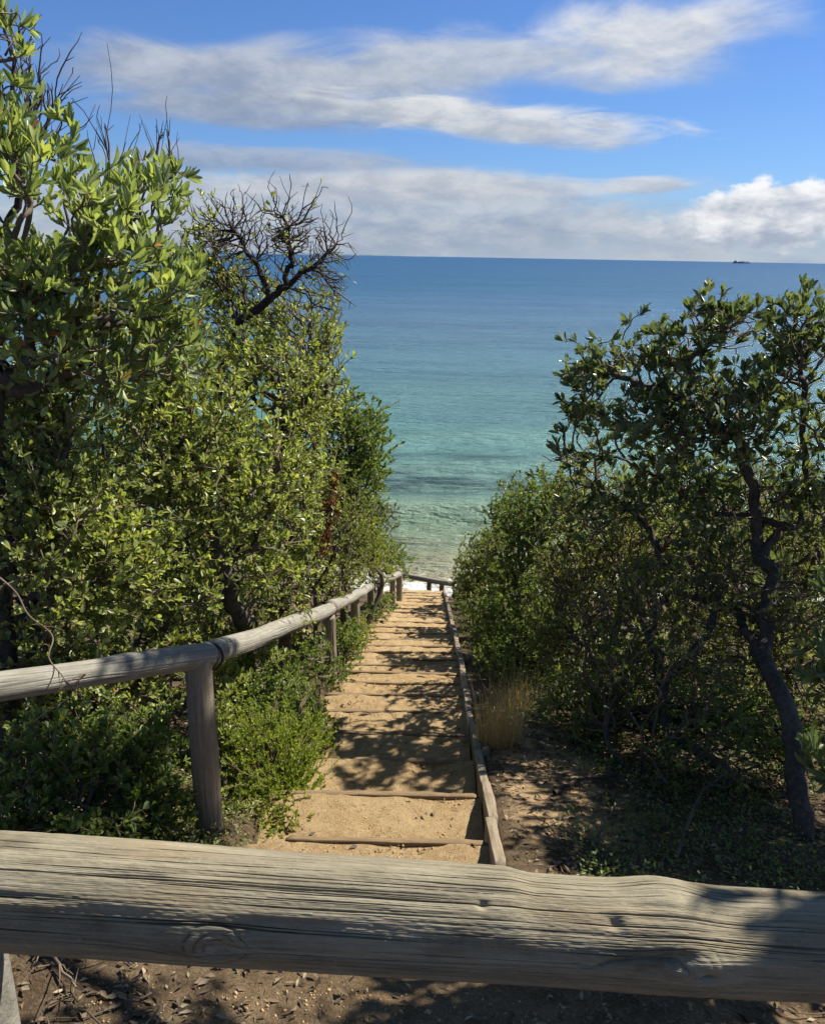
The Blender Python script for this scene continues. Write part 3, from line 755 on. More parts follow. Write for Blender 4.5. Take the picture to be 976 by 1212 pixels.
build_plant('coast_shrub', 'sunlit small-leaved shrub with a dark twisted trunk behind the first post', 'shrub', GL, rootat(270, 4.9),
            [B(190, 470, 4.7, 95, 85, .5), B(210, 580, 4.6, 105, 85, .5), B(200, 690, 4.5, 75, 62, .4), B(290, 560, 5.0, 85, 85, .5), B(300, 660, 5.1, 70, 60, .4)], spacing=.118, bf=.32, clump=.02, leaf=FRESH,
            guides=[[P(292, 745, 4.9), P(275, 710, 4.8), P(262, 670, 4.8), P(245, 630, 4.8), P(225, 570, 4.75)], [P(262, 670, 4.8), P(300, 640, 4.9), P(320, 590, 5.0)]], rmax=.055)
build_plant('coast_shrub', 'bushy light green shrub leaning over the handrail at the second post', 'shrub', GL, rootat(330, 6.0),
            [B(345, 560, 5.8, 60, 80, .5), B(350, 650, 5.9, 50, 70, .4), B(300, 430, 5.6, 80, 60, .5), B(360, 480, 6.0, 45, 65, .4), B(310, 720, 5.6, 60, 40, .35)], spacing=.118, bf=.32, clump=-.02, leaf=lf(FRESH, len=.042),
            guides=[[P(335, 700, 5.9), P(345, 640, 5.9), P(335, 560, 5.9)]], rmax=.05)
build_plant('coast_shrub', 'twiggy half-bare shrub with small leaves below the dead forked limb', 'shrub', GL, rootat(300, 6.4),
            [B(270, 350, 6.3, 60, 60, .4), B(330, 375, 6.4, 60, 50, .4), B(385, 400, 6.5, 32, 60, .35), B(240, 300, 6.2, 34, 70, .3), B(375, 450, 6.4, 36, 60, .35)], spacing=.135, bf=.45, clump=-.05, leaf=lf(FRESH, per=8, len=.044, gap=.3), bark='barkgrey', tip=.003, pexp=2.7)
build_plant('coast_shrub', 'thin grey-green shrub with wispy tops right of the dead forked limb', 'shrub', GL, rootat(370, 7.4),
            [B(385, 405, 7.2, 24, 55, .35), B(375, 470, 7.2, 34, 50, .4), B(345, 400, 7.0, 40, 40, .3)], spacing=.15, bf=.5, clump=-.05, leaf=lf(OLIVE, mat='grey', per=9), bark='barkgrey')
build_plant('rusty_branch_shrub', 'rust-brown dead foliage standing in the green hedge above the rail', 'dead shrub', None, (-1.25, 6.4),
            [B(391, 600, 5.75, 13, 30, .1), B(385, 645, 5.8, 10, 22, .1), B(396, 570, 5.8, 8, 14, .08)], spacing=.075, bf=.4, clump=-.3, tip=.0018, leaf=dict(mat='rust', len=.034, wid=.42, per=16, span=.1, big=False, node=2), bark='barkdead')
build_plant('coast_shrub', 'dense dark rounded shrub outlined against turquoise water on the left', 'shrub', GL, rootat(405, 9.2),
            [B(425, 515, 9.2, 40, 48, .5), B(405, 570, 9.0, 45, 50, .5), B(438, 560, 9.4, 26, 40, .4), B(400, 490, 9.0, 30, 45, .4)], spacing=.135, bf=.35, clump=-.22, leaf=lf(FINE, len=.040, per=26), bark='bark')
build_plant('coast_shrub', 'green hedge shrub along the handrail under the rust-brown foliage', 'shrub', GL, rootat(395, 8.0),
            [B(400, 640, 8.2, 42, 60, .5), B(380, 690, 7.8, 35, 40, .4), B(415, 600, 8.6, 30, 40, .4), B(365, 610, 7.4, 30, 60, .4)], spacing=.13, bf=.35, clump=-.22, leaf=lf(FINE, len=.034, per=18, mat='olive'), bark='bark')
build_plant('coast_shrub', 'yellow-green bush beside the handrail just before its far end', 'shrub', GL, rootat(432, 10.8),
            [B(432, 640, 10.8, 26, 40, .5), B(447, 668, 11.6, 24, 24, .4), B(420, 676, 10.2, 25, 25, .3)], spacing=.14, bf=.35, clump=-.25, leaf=lf(LIMEW, len=.04, per=16))
build_plant('coast_shrub', 'small grey-green bush half hidden at the sea edge, left of the surf', 'shrub', GL, rootat(445, 14.5),
            [B(446, 612, 14.5, 26, 28, .4), B(436, 640, 14.4, 20, 26, .4)], spacing=.17, bf=.35, clump=-.25, leaf=lf(OLIVE, mat='grey', len=.05, per=14))
build_plant('coast_shrub', 'deep green bush at the far end of the handrail left of the foam', 'shrub', GL, rootat(462, 15.6),
            [B(464, 660, 15.4, 24, 24, .45), B(474, 684, 16, 11, 16, .35), B(452, 650, 15, 18, 22, .4)], spacing=.17, bf=.35, clump=-.3, leaf=lf(OLIVE, mat='fine', len=.05, per=16))
# under the handrail
build_plant('saltbush', 'brightest lime green soft bush spilling to the stair edge beyond the log', 'bush', GL, rootat(318, 4.0),
            [B(325, 890, 4.15, 58, 60, .28), B(300, 955, 3.75, 56, 55, .26), B(345, 930, 4.0, 44, 45, .24), B(278, 895, 3.95, 44, 70, .25), B(368, 880, 4.5, 30, 45, .2), B(330, 985, 3.55, 36, 26, .18), B(275, 985, 3.5, 36, 30, .18)], spacing=.072, bf=.75, clump=-.25, leaf=LIME, bark='barkgrey', tip=.0014, jitter=.06, shell=.8)
build_plant('saltbush', 'mid green bush in front of the second rail span beside the lime bush', 'bush', GL, rootat(345, 4.9),
            [B(350, 840, 5.0, 40, 50, .28), B(300, 820, 4.7, 50, 50, .28), B(375, 860, 4.9, 24, 34, .2)], spacing=.085, bf=.55, clump=-.2, leaf=lf(FINE, len=.03, per=16), tip=.0018)
build_plant('saltbush', 'shaded leafy bush under the handrail at the left edge', 'bush', GL, (-1.5, 3.15),
            [B(50, 900, 3.2, 85, 62, .25), B(20, 960, 3.0, 65, 50, .22), B(120, 900, 3.35, 70, 60, .25), B(100, 970, 3.0, 60, 35, .2)], spacing=.085, bf=.4, clump=.03, leaf=lf(FRESH, mat='fine', len=.042, per=8, gap=.35), tip=.0022)
build_plant('saltbush', 'dark tangled bush with dry twigs just left of the first post', 'bush', GL, (-1.25, 3.5),
            [B(165, 900, 3.5, 60, 75, .25), B(190, 960, 3.3, 50, 40, .2), B(140, 980, 3.15, 55, 35, .2)], spacing=.08, bf=.4, clump=.02, leaf=lf(FRESH, mat='fine', len=.034, per=9), tip=.0022)
build_plant('saltbush', 'low bright sprigs between the first post and the lime bush', 'bush', GL, rootat(262, 3.75),
            [B(262, 860, 3.9, 26, 60, .2), B(255, 960, 3.6, 28, 35, .16), B(262, 800, 4.2, 34, 40, .2)], spacing=.085, bf=.5, clump=-.1, leaf=lf(FRESH, len=.034, per=10), tip=.0018)
build_plant('saltbush', 'green bush behind the second post spilling over the stair', 'bush', GL, rootat(400, 7.4),
            [B(408, 765, 7.4, 26, 36, .3), B(385, 800, 6.6, 28, 32, .28), B(350, 775, 6.2, 38, 36, .3)], spacing=.1, bf=.5, clump=-.2, leaf=lf(FINE, len=.034, per=15), tip=.002)
build_plant('saltbush', 'yellowish bush below the third post of the handrail', 'bush', GL, rootat(430, 9.4),
            [B(427, 748, 9.1, 20, 14, .3), B(415, 765, 8.6, 20, 24, .25)], spacing=.115, bf=.5, clump=-.2, leaf=lf(LIMEW, len=.036), tip=.002)
build_plant('saltbush', 'small green bush at the stair edge below the last handrail posts', 'bush', GL, rootat(455, 11.8),
            [B(455, 715, 11.8, 17, 14, .3), B(445, 722, 11.0, 16, 18, .25)], spacing=.13, bf=.5, clump=-.25, leaf=lf(FINE, len=.04, per=16), tip=.002)
# fillers behind the left wall of leaves
build_plant('coast_shrub', 'shadowy shrub seen through the gaps behind the large left shrub', 'shrub', GL, (-3.4, 6.5),
            [B(60, 560, 6.2, 130, 80, .6), B(200, 520, 6.6, 110, 80, .6), B(120, 650, 6, 140, 60, .5)], spacing=.17, bf=.32, clump=.0, leaf=lf(OLIVE, mat='fine', len=.05, per=11))
build_plant('coast_shrub', 'green undergrowth shrub behind the first rail span', 'shrub', GL, (-1.75, 4.3),
            [B(60, 790, 3.8, 90, 55, .35), B(170, 790, 4.2, 80, 55, .35), B(270, 775, 4.9, 60, 50, .35), B(120, 850, 3.9, 90, 40, .3), B(-40, 800, 3.7, 60, 60, .3), B(190, 735, 5.0, 70, 40, .35), B(250, 750, 5.4, 50, 40, .35), B(130, 750, 4.8, 60, 40, .3)], spacing=.112, bf=.4, clump=-.05, leaf=lf(FRESH, mat='fresh', len=.038, per=10))

# ---------- right side
_P0 = P
def P(px, py, D): return _P0(px, py, D if D < 3.3 else 3.3 + (D - 3.3) * 1.65)
T0 = [P(957, 1020, 3.3), P(951, 966, 3.4), P(934, 862, 3.6), P(920, 812, 3.8), P(903, 778, 4.0), P(880, 744, 4.2)]
build_plant('banksia_tree', 'gnarled dark-trunked tree on the right with leathery leaf rosettes', 'tree', None, (_P0(960, 1040, 3.25).x, 3.25),
            [B(860, 385, 4.6, 62, 45, .4), B(945, 400, 4.6, 50, 60, .45), B(780, 420, 4.8, 55, 45, .4), B(705, 435, 5.0, 48, 40, .35), B(690, 500, 5.0, 40, 48, .35), B(800, 490, 4.7, 80, 60, .5),
             B(670, 535, 5.0, 26, 24, .2), B(900, 490, 4.5, 75, 70, .5), B(740, 560, 4.9, 65, 55, .45), B(830, 580, 4.7, 80, 50, .5), B(630, 572, 5.3, 12, 14, .12), B(940, 590, 4.4, 50, 50, .4), B(700, 610, 5.0, 45, 40, .35), B(850, 660, 4.6, 80, 45, .4)],
            spacing=.125, bf=.28, clump=.05, shell=.6, leaf=lf(ROSE, len=.076, per=12, gap=.5), bark='bark', tip=.0034, pexp=2.75, jitter=.17, trunk_name='trunk', foliage_name='crown', rmax=.062,
            guides=[T0, [P(903, 776, 4.05), P(903, 730, 4.2), P(917, 678, 4.3), P(899, 661, 4.35), P(915, 640, 4.4), P(943, 620, 4.45), P(955, 568, 4.5), P(951, 520, 4.5), P(951, 458, 4.5)],
                    [P(899, 661, 4.36), P(895, 640, 4.4), P(895, 595, 4.45), P(881, 540, 4.5), P(860, 509, 4.55), P(815, 478, 4.65), P(819, 451, 4.7), P(815, 427, 4.7), P(850, 396, 4.65)],
                    [P(936, 624, 4.44), P(890, 612, 4.5), P(846, 606, 4.6), P(795, 575, 4.75), P(740, 545, 4.9)],
                    [P(880, 744, 4.22), P(869, 723, 4.3), P(835, 712, 4.4), P(799, 695, 4.5), P(782, 661, 4.7), P(755, 610, 4.85), P(700, 575, 5.0)],
                    [P(917, 690, 4.3), P(950, 690, 4.2), P(985, 660, 4.15), P(1000, 560, 4.2)],
                    [P(815, 478, 4.65), P(760, 455, 4.8), P(715, 440, 4.95)]])
P = _P0
build_plant('coast_shrub', 'leaning dark-stemmed shrub in the shade under the gnarled tree', 'shrub', GR, (P(860, 915, 4.1).x, 4.1),
            [B(770, 690, 5.0, 70, 60, .45), B(850, 690, 5.0, 60, 70, .4), B(720, 740, 5.2, 55, 50, .4), B(800, 780, 4.7, 60, 50, .4), B(930, 720, 4.8, 50, 60, .4)], spacing=.125, bf=.3, clump=.05, leaf=lf(OLIVE, len=.04, per=8, mat='olive', gap=.4), bark='bark', tip=.0032, pexp=2.6,
            guides=[[P(860, 910, 4.1), P(820, 885, 4.3), P(789, 862, 4.5), P(785, 812, 4.6), P(775, 775, 4.7), P(761, 748, 4.8)], [P(789, 862, 4.5), P(740, 850, 4.7), P(690, 800, 5.0)], [P(785, 812, 4.6), P(830, 760, 4.8), P(850, 700, 5)]], rmax=.05)
build_plant('coast_shrub', 'fine-twigged thicket with yellow-lit leaves left of the gnarled trunk', 'shrub', GR, rootat(720, 6.2),
            [B(680, 690, 6.4, 55, 60, .5), B(730, 640, 6.4, 60, 55, .5), B(660, 750, 6.3, 50, 45, .4), B(800, 640, 6.0, 60, 50, .5)], spacing=.12, bf=.4, clump=.0, leaf=lf(OLIVE, per=9, mat='olive', gap=.35), bark='barkgrey', tip=.0032, pexp=2.7)
build_plant('coast_shrub', 'shadowed thicket on the far right behind the gnarled tree', 'shrub', GR, rootat(930, 6.4),
            [B(880, 640, 6.2, 70, 60, .5), B(960, 640, 6.2, 60, 70, .5), B(900, 740, 6.0, 80, 60, .5), B(980, 540, 6, 40, 60, .4), B(820, 740, 6.0, 60, 50, .4), B(940, 810, 5.6, 80, 50, .4), B(850, 810, 5.7, 60, 45, .4), B(1010, 760, 5.6, 60, 80, .4)], spacing=.135, bf=.42, clump=.03, leaf=lf(OLIVE, per=9, len=.04, gap=.3), bark='barkgrey', tip=.0034, pexp=2.7)
build_plant('coast_shrub', 'dense olive shrub at the middle right with a pointed top against the water', 'shrub', GR, rootat(632, 8.4),
            [B(625, 625, 8.4, 34, 46, .5), B(650, 600, 8.2, 40, 40, .45), B(620, 680, 8.2, 45, 40, .45), B(600, 610, 8.8, 18, 34, .3)], spacing=.13, bf=.35, clump=-.12, leaf=lf(OLIVE, per=15, mat='fine', len=.042))
build_plant('coast_shrub', 'rounded sunlit olive bush over the right edge of the far steps', 'shrub', GR, rootat(572, 10.2),
            [B(567, 668, 10.4, 30, 28, .45), B(585, 650, 10.2, 26, 32, .4), B(556, 695, 10.4, 22, 24, .35), B(590, 690, 9.8, 34, 30, .4)], spacing=.14, bf=.35, clump=-.2, leaf=lf(OLIVE, per=16, len=.045))
build_plant('coast_shrub', 'low green shrub spreading toward the edging boards on the right', 'shrub', GR, rootat(600, 8.0),
            [B(585, 730, 8.4, 36, 32, .4), B(610, 765, 7.4, 42, 30, .4), B(640, 720, 7.6, 40, 36, .4)], spacing=.118, bf=.4, clump=-.15, leaf=lf(OLIVE, per=14, mat='fine', len=.038))
for lab, D0, sc_, mt in [('low leafy bush tight against the edging board just beyond the dry grass tuft', 7.3, 1.0, 'fine'), ('low olive bush leaning on the edging boards below the middle steps', 8.9, 1.05, 'olive'),
                         ('low dark bush leaning on the edging boards past the middle of the stair', 10.7, 1.1, 'fine'), ('low bright bush at the right edge of the last steps', 12.6, 1.1, 'olive')]:
    x0 = float(xR(D0)); zz = line(D0)
    build_plant('coast_shrub', lab, 'shrub', GR, (x0 + .45, D0), [((x0 + .42, D0 - .3, zz + .18), (.33, .5, .26 * sc_)), ((x0 + .48, D0 + .6, zz + .08), (.36, .6, .32 * sc_)), ((x0 + .85, D0 + .1, zz + .25), (.4, .6, .4 * sc_))], spacing=.13, bf=.45, clump=-.18, leaf=lf(OLIVE, per=13, mat=mt, len=.038), tip=.0022)
build_plant('coast_shrub', 'thick leafy shrub bridging the pointed olive shrub and the gnarled tree', 'shrub', GR, (P(690, 606, 7.2).x, 7.2),
            [B(680, 590, 7.0, 46, 50, .45), B(720, 640, 7.0, 60, 60, .45), B(665, 660, 7.2, 40, 60, .4), B(770, 600, 7.2, 55, 60, .45), B(840, 640, 7.4, 60, 60, .45), B(920, 640, 7.4, 70, 70, .45)], spacing=.14, bf=.38, clump=-.05, leaf=lf(OLIVE, per=12, len=.042), bark='barkgrey', tip=.003, pexp=2.6)
build_plant('coast_shrub', 'dark green shrub top beyond the rounded olive bush, close to the sea', 'shrub', GR, rootat(600, 13),
            [B(590, 610, 13, 20, 28, .4), B(575, 640, 13.5, 22, 24, .4), B(545, 668, 14.5, 12, 14, .3), B(615, 590, 12.5, 24, 30, .4)], spacing=.17, bf=.35, clump=-.15, leaf=lf(OLIVE, per=15, mat='dark', len=.055))
build_plant('coast_shrub', 'bush closing the right side of the landing at the end of the stair', 'shrub', GR, rootat(548, 14.6),
            [B(546, 690, 14.6, 15, 16, .4), B(553, 705, 13.6, 16, 16, .35), B(545, 720, 12.8, 10, 10, .25)], spacing=.15, bf=.4, clump=-.2, leaf=lf(OLIVE, per=15, len=.045))
build_plant('coast_shrub', 'low scraggly shrub in deep shade on the right slope, above the litter', 'shrub', GR, rootat(730, 5.0),
            [B(720, 830, 5.1, 60, 42, .4), B(680, 830, 5.4, 40, 34, .3), B(790, 850, 4.7, 55, 45, .35), B(870, 860, 4.5, 60, 50, .4), B(930, 880, 4.3, 60, 50, .35), B(760, 790, 5.4, 60, 40, .35)], spacing=.10, bf=.4, clump=.06, leaf=lf(OLIVE, per=9, mat='fine', len=.036), bark='bark')
build_plant('coast_shrub', 'low tangle of thin bare twigs with few leaves before the leaning dark stem', 'shrub', GR, rootat(790, 4.3),
            [B(740, 790, 4.7, 70, 50, .35), B(830, 800, 4.4, 60, 55, .35), B(700, 850, 4.8, 50, 34, .3), B(860, 880, 3.9, 60, 50, .3), B(790, 900, 4.0, 50, 40, .25)], spacing=.105, bf=.5, clump=.0, leaf=lf(OLIVE, per=8, mat='fine', len=.036, gap=.5), bark='barkgrey', tip=.0026, pexp=2.9)
build_plant('coast_shrub', 'overhanging shrub at the right edge with glossy long leaves near the camera', 'shrub', GR, (2.05, 2.2),
            [((1.66, 1.32, 1.85), (.24, .3, .3)), ((1.68, 1.32, 1.80), (.25, .3, .3)), ((1.74, 1.38, 1.95), (.27, .3, .3)), ((1.72, 1.25, 1.75), (.3, .3, .3)), ((1.48, 1.29, 1.93), (.15, .2, .18)), ((2.9, 4.1, 1.4), (.45, .45, .35)), ((1.80, 1.45, 2.0), (.3, .3, .3)), ((2.2, 2.0, 1.9), (.5, .45, .4)), ((2.35, 2.9, 1.7), (.6, .45, .5)), ((1.9, 2.3, 1.55), (.36, .4, .4)), ((1.7, 1.0, 1.45), (.35, .4, .4)), ((1.75, 2.55, .9), (.3, .3, .4)), ((1.6, 1.7, .7), (.35, .35, .4)), ((2.1, 3.0, 3.0), (.45, .4, .28)), ((2.95, 3.0, 3.0), (.5, .4, .3)), ((1.85, 4.0, 3.4), (.4, .4, .2)), ((3.1, 4.6, .9), (.6, .8, .7)), ((1.75, 4.75, 3.55), (.5, .35, .22)), ((2.4, 5.0, 3.6), (.5, .35, .22)), ((3.2, 3.7, .8), (.55, .5, .7)), B(985, 790, 2.7, 42, 50, .2), B(1000, 900, 2.5, 42, 60, .2), B(1010, 700, 2.9, 30, 60, .25)],  # out-of-view leaf clumps added to shade the log, ground and rail
            spacing=.13, bf=.35, clump=-.05, leaf=lf(WATTLE, mat='dark', len=.075, per=11))

for lab, rt, bl, mt in [
    ('hedge of olive shrubs glimpsed through the gnarled tree above the beach', (3.0, 8.6), [((2.6, 8.6, -1.5), (1.0, .8, .9)), ((4.2, 8.8, -1.3), (1.0, .8, 1.0)), ((3.3, 7.4, -1.5), (.8, .6, .7))], 'olive'),
    ('dark shrub mass behind the right-hand thickets toward the shore', (4.5, 12), [((3.6, 12, -2.9), (1.3, .9, 1.0)), ((5.6, 12, -2.6), (1.3, .9, 1.1)), ((2.4, 13.2, -3.6), (.9, .8, .8))], 'fine'),
    ('shrub far back on the right slope, mostly hidden by the tree', (5.5, 7.0), [((5.0, 7.0, -.9), (.9, .8, 1.0)), ((6.0, 8.2, -1.0), (1.0, .8, 1.0))], 'olive'),
    ('shrub mass hidden behind the left hedge on the seaward slope', (-3.6, 10.0), [((-2.6, 9.5, -1.9), (1.0, .9, 1.0)), ((-4.2, 10, -1.5), (1.2, .9, 1.2)), ((-3.0, 12.5, -2.8), (1.2, 1.0, 1.0))], 'fine'),
    ('shrub at the far left glimpsed behind the wattle stems', (-4.6, 7.0), [((-4.2, 7.0, -.4), (.9, .8, .9)), ((-5.2, 7.6, -.4), (1.0, .8, .9))], 'olive')]:
    build_plant('coast_shrub', lab, 'shrub', 'shrubs hidden behind the front rows', rt, bl, spacing=.26, bf=.35, clump=-.1, leaf=lf(OLIVE, mat=mt, per=16, len=.055, span=.16), tip=.004)

for lab, rt, bl in [('roadside shrub behind the viewer on the left, facing the log barrier', (-1.6, -2.2), [((-1.5, -2.1, .9), (.9, .5, .8)), ((-2.2, -1.6, 1.4), (.7, .6, .8)), ((-.6, -2.6, .8), (.6, .4, .7))]),
                    ('roadside shrub behind the viewer on the right, facing the log barrier', (1.5, -2.3), [((1.4, -2.2, .9), (.9, .5, .8)), ((.5, -2.6, 1.0), (.7, .4, .8)), ((2.2, -1.7, 1.4), (.6, .6, .8))])]:
    build_plant('coast_shrub', lab, 'shrub', None, rt, bl, spacing=.24, bf=.35, clump=-.2, leaf=lf(OLIVE, per=16, len=.06, span=.16), tip=.004)  # unseen shrubs added to keep sky light off the log

# ------------------------------------------------------------------ ground stuff
def scatter(n, x0, x1, y0, y1, dens=None):
    x = R.uniform(x0, x1, n); y = R.uniform(y0, y1, n)
    if dens is not None:
        k = R.random(n) < dens(x, y); x, y = x[k], y[k]
    return x, y
def off_path(x, y):
    r = xR(y); return ((x > r + .09) | (x < r - PW - .05) | (y < 1.9))
# leaf litter
x1, y1 = scatter(16000, .2, 3.4, 1.0, 6.5, lambda x, y: off_path(x, y) * (.25 + .9 * np.clip(vnoise(x, y, .5, 61) + .45, 0, 1)))
x2, y2 = scatter(7000, -2.2, -.4, 1.0, 5, lambda x, y: off_path(x, y) * .8)
x3, y3 = scatter(1500, -.9, .6, 1.2, 2.2, lambda x, y: np.clip(-x + .1, .12, 1))
def tread_z(y):
    i = np.clip(np.searchsorted(SD, y), 1, len(SD) - 1)
    y0 = np.array(SD)[i - 1]; y1_ = np.array(SD)[i]; tt = np.clip((y - y0) / (y1_ - y0), 0, 1)
    return .061 - .31 * y1_ + .030 - .036 * tt - .015 * np.sin(np.pi * tt)
y4 = R.uniform(2.7, 9, 420); q4 = R.random(420); q4 = np.where(R.random(420) < .6, np.where(R.random(420) < .5, q4 * .16, 1 - q4 * .22), q4); x4 = xR(y4) - q4 * PW - .02
x = np.concatenate([x1, x2, x3]); y = np.concatenate([y1, y2, y3])
z = np.concatenate([terr(x, y) + .008, tread_z(y4) + .012]); x = np.concatenate([x, x4]); y = np.concatenate([y, y4])
n = len(x); ax = R.normal(size=(n, 3)) * np.array((1, 1, .28)); nr = R.normal(size=(n, 3)) * .45 + np.array((0, 0, 1.0))
ln = R.uniform(.012, .05, n)
o = link('leaf_litter', leaves_mesh('leaf_litter', np.stack([x, y, z], 1), ax, nr, ln, ln * R.uniform(.25, .5, n), R.random(n), M['litter'], False)); tag(o, 'brown dry leaves littering the soil beside the stair', 'leaf litter', kind='stuff')
# twig litter
t = Tubes()
for k in range(420):
    if k < 300: px_, py_ = R.uniform(.5, 3.0), R.uniform(1.4, 6)
    elif k < 380: px_, py_ = R.uniform(-1.6, -.5), R.uniform(1.3, 3.6)
    else: px_, py_ = R.uniform(-1.0, .5), R.uniform(1.3, 2.0)
    a = R.uniform(0, 6.28); L = R.uniform(.06, .32); m_ = 5
    s_ = np.linspace(-.5, .5, m_)[:, None] * L
    q = np.hstack([px_ + s_ * math.cos(a), py_ + s_ * math.sin(a), s_ * 0]); q[:, :2] += R.normal(size=(m_, 2)) * .01
    if not off_path(q[:, 0], q[:, 1]).all(): continue
    q[:, 2] = terr(q[:, 0], q[:, 1]) + .008 + np.abs(R.normal(size=m_)) * .012
    t.add(q, np.linspace(.0032, .0014, m_) * R.uniform(.6, 1.4), 4)
o = link('twig_litter', t.mesh('twig_litter', M['barkgrey'])); tag(o, 'fine dry twigs scattered over the soil around the stair', 'twig litter', kind='stuff')
# pebbles / crumbs on the treads
ico_v = np.array([(0, 0, 1), (.9, 0, .1), (.28, .85, .1), (-.72, .52, .1), (-.72, -.52, .1), (.28, -.85, .1), (0, 0, -.8)]); ico_t = np.array([(0, 1, 2), (0, 2, 3), (0, 3, 4), (0, 4, 5), (0, 5, 1), (6, 2, 1), (6, 3, 2), (6, 4, 3), (6, 5, 4), (6, 1, 5)])
y = R.uniform(2.7 ** .5, 9.5 ** .5, 15000) ** 2; x = xR(y) - R.random(15000) * PW
z = tread_z(y)
x5, y5 = scatter(2500, -.9, .9, 1.25, 2.0); x = np.concatenate([x, x5]); y = np.concatenate([y, y5]); z = np.concatenate([z, terr(x5, y5)])
n = len(x); sz = R.gamma(1.6, .0016, n) + .0012; a = R.uniform(0, 6.28, n); ca, sa = np.cos(a), np.sin(a)
vv = ico_v[None] * sz[:, None, None] * R.uniform(.6, 1.2, (n, 1, 3)); vx = vv[..., 0] * ca[:, None] - vv[..., 1] * sa[:, None]; vy = vv[..., 0] * sa[:, None] + vv[..., 1] * ca[:, None]
V = np.stack([vx + x[:, None], vy + y[:, None], vv[..., 2] + z[:, None]], -1).reshape(-1, 3)
o = link('loose_gravel', np_mesh('loose_gravel', V, tris=(ico_t[None] + (np.arange(n) * 7)[:, None, None]).reshape(-1, 3), mat=M['stone'])); tag(o, 'loose gravel crumbs on the sandy treads', 'gravel', kind='stuff')
# low ground cover under the right trees
def cover(name, label, pts, ln, mat, per, hgt):
    k = np.repeat(np.arange(len(pts)), per); n = len(k)
    d = R.normal(size=(n, 3)) * np.array((1, 1, .4)) + np.array((0, 0, .5)); dd = d / np.linalg.norm(d, axis=1, keepdims=True)
    pos = pts[k] + dd * (R.random(n) ** .6 * hgt)[:, None] + np.array((0, 0, .01))
    l = ln * R.uniform(.6, 1.2, n)
    o = link(name, leaves_mesh(name, pos, dd + R.normal(size=(n, 3)) * .4, R.normal(size=(n, 3)) * .5 + np.array((0, 0, 1)), l, l * .45, np.clip(R.normal(.45, .25, n), 0, .98), M[mat], False))
    tag(o, label, 'ground cover', kind='stuff')
x, y = scatter(2600, .75, 3.2, 2.5, 6, lambda x, y: (x > xR(y) + .35) * np.clip(vnoise(x, y, .45, 71) * 1.6 + .38 + .15 * (3.6 - y), 0, 1))
cover('ground_cover', 'dark low green ground cover creeping over the shaded right slope', np.stack([x, y, terr(x, y)], 1), .022, 'fine', 16, .10)
x, y = scatter(4200, .8, 6.5, 5.0, 11, lambda x, y: (x > xR(y) + .2) * np.clip(vnoise(x, y, .6, 72) + .7, 0, 1))
cover('ground_cover', 'rough low scrub carpeting the soil beneath the right-hand thickets', np.stack([x, y, terr(x, y)], 1), .036, 'olive', 14, .2)
x, y = scatter(700, -1.5, -.62, 2.9, 4.6, lambda x, y: (x < xR(y) - PW - .05) * .8)
cover('ground_cover', 'low green creeper over the soil under the left handrail', np.stack([x, y, terr(x, y)], 1), .022, 'fresh', 14, .09)

# dry grass
def grass(label, px, py, nb, h, spr, seed):
    g = np.random.default_rng(seed); c = ground_hit(px, py); base = Vector((c.x, c.y, float(terr(c.x, c.y))))
    V = []; T = []; tint = []
    for k in range(nb):
        a = g.uniform(0, 6.28); rr = spr * math.sqrt(g.random()); bx, by = rr * math.cos(a), rr * math.sin(a) * .7
        hh = h * g.uniform(.4, 1.1); la = g.uniform(0, 6.28); ln_ = g.normal(0, .34) * hh; w = g.uniform(.0008, .0019); wa = g.uniform(0, 3.14)
        b = len(V); m_ = 5
        bz = float(terr(base.x + bx, base.y + by)) - base.z
        for j in range(m_):
            s_ = j / (m_ - 1); x_ = bx * (1 + .5 * s_) + ln_ * s_ ** 2 * math.cos(la); y_ = by * (1 + .5 * s_) + ln_ * s_ ** 2 * math.sin(la); ww = w * (1 - .75 * s_)
            for sg in (-1, 1): V.append((x_ + sg * ww * math.cos(wa), y_ + sg * ww * math.sin(wa), bz - .01 + hh * s_ * (1 - .12 * s_))); tint.append(0)
        tv = g.random()
        for q in range(b, len(V)): tint[q] = tv
        for j in range(m_ - 1): T.append((b + 2 * j, b + 2 * j + 1, b + 2 * j + 3, b + 2 * j + 2))
    o = link('grass_tuft', np_mesh('grass_tuft', V, quads=T, mat=M['straw'], attrs={'tint': tint}), None, base); tag(o, label, 'grass tuft', 'dry grass tufts')
grass('tall straw-coloured dry grass tuft beside the edging board right of the steps', 590, 888, 420, .58, .13, 1)
grass('smaller sparse dry grass tuft just beyond the tall straw-coloured one', 612, 850, 150, .34, .14, 2)
grass('low thin dry grass wisps on the left edge of the stair by the second post', 402, 770, 90, .28, .12, 3)

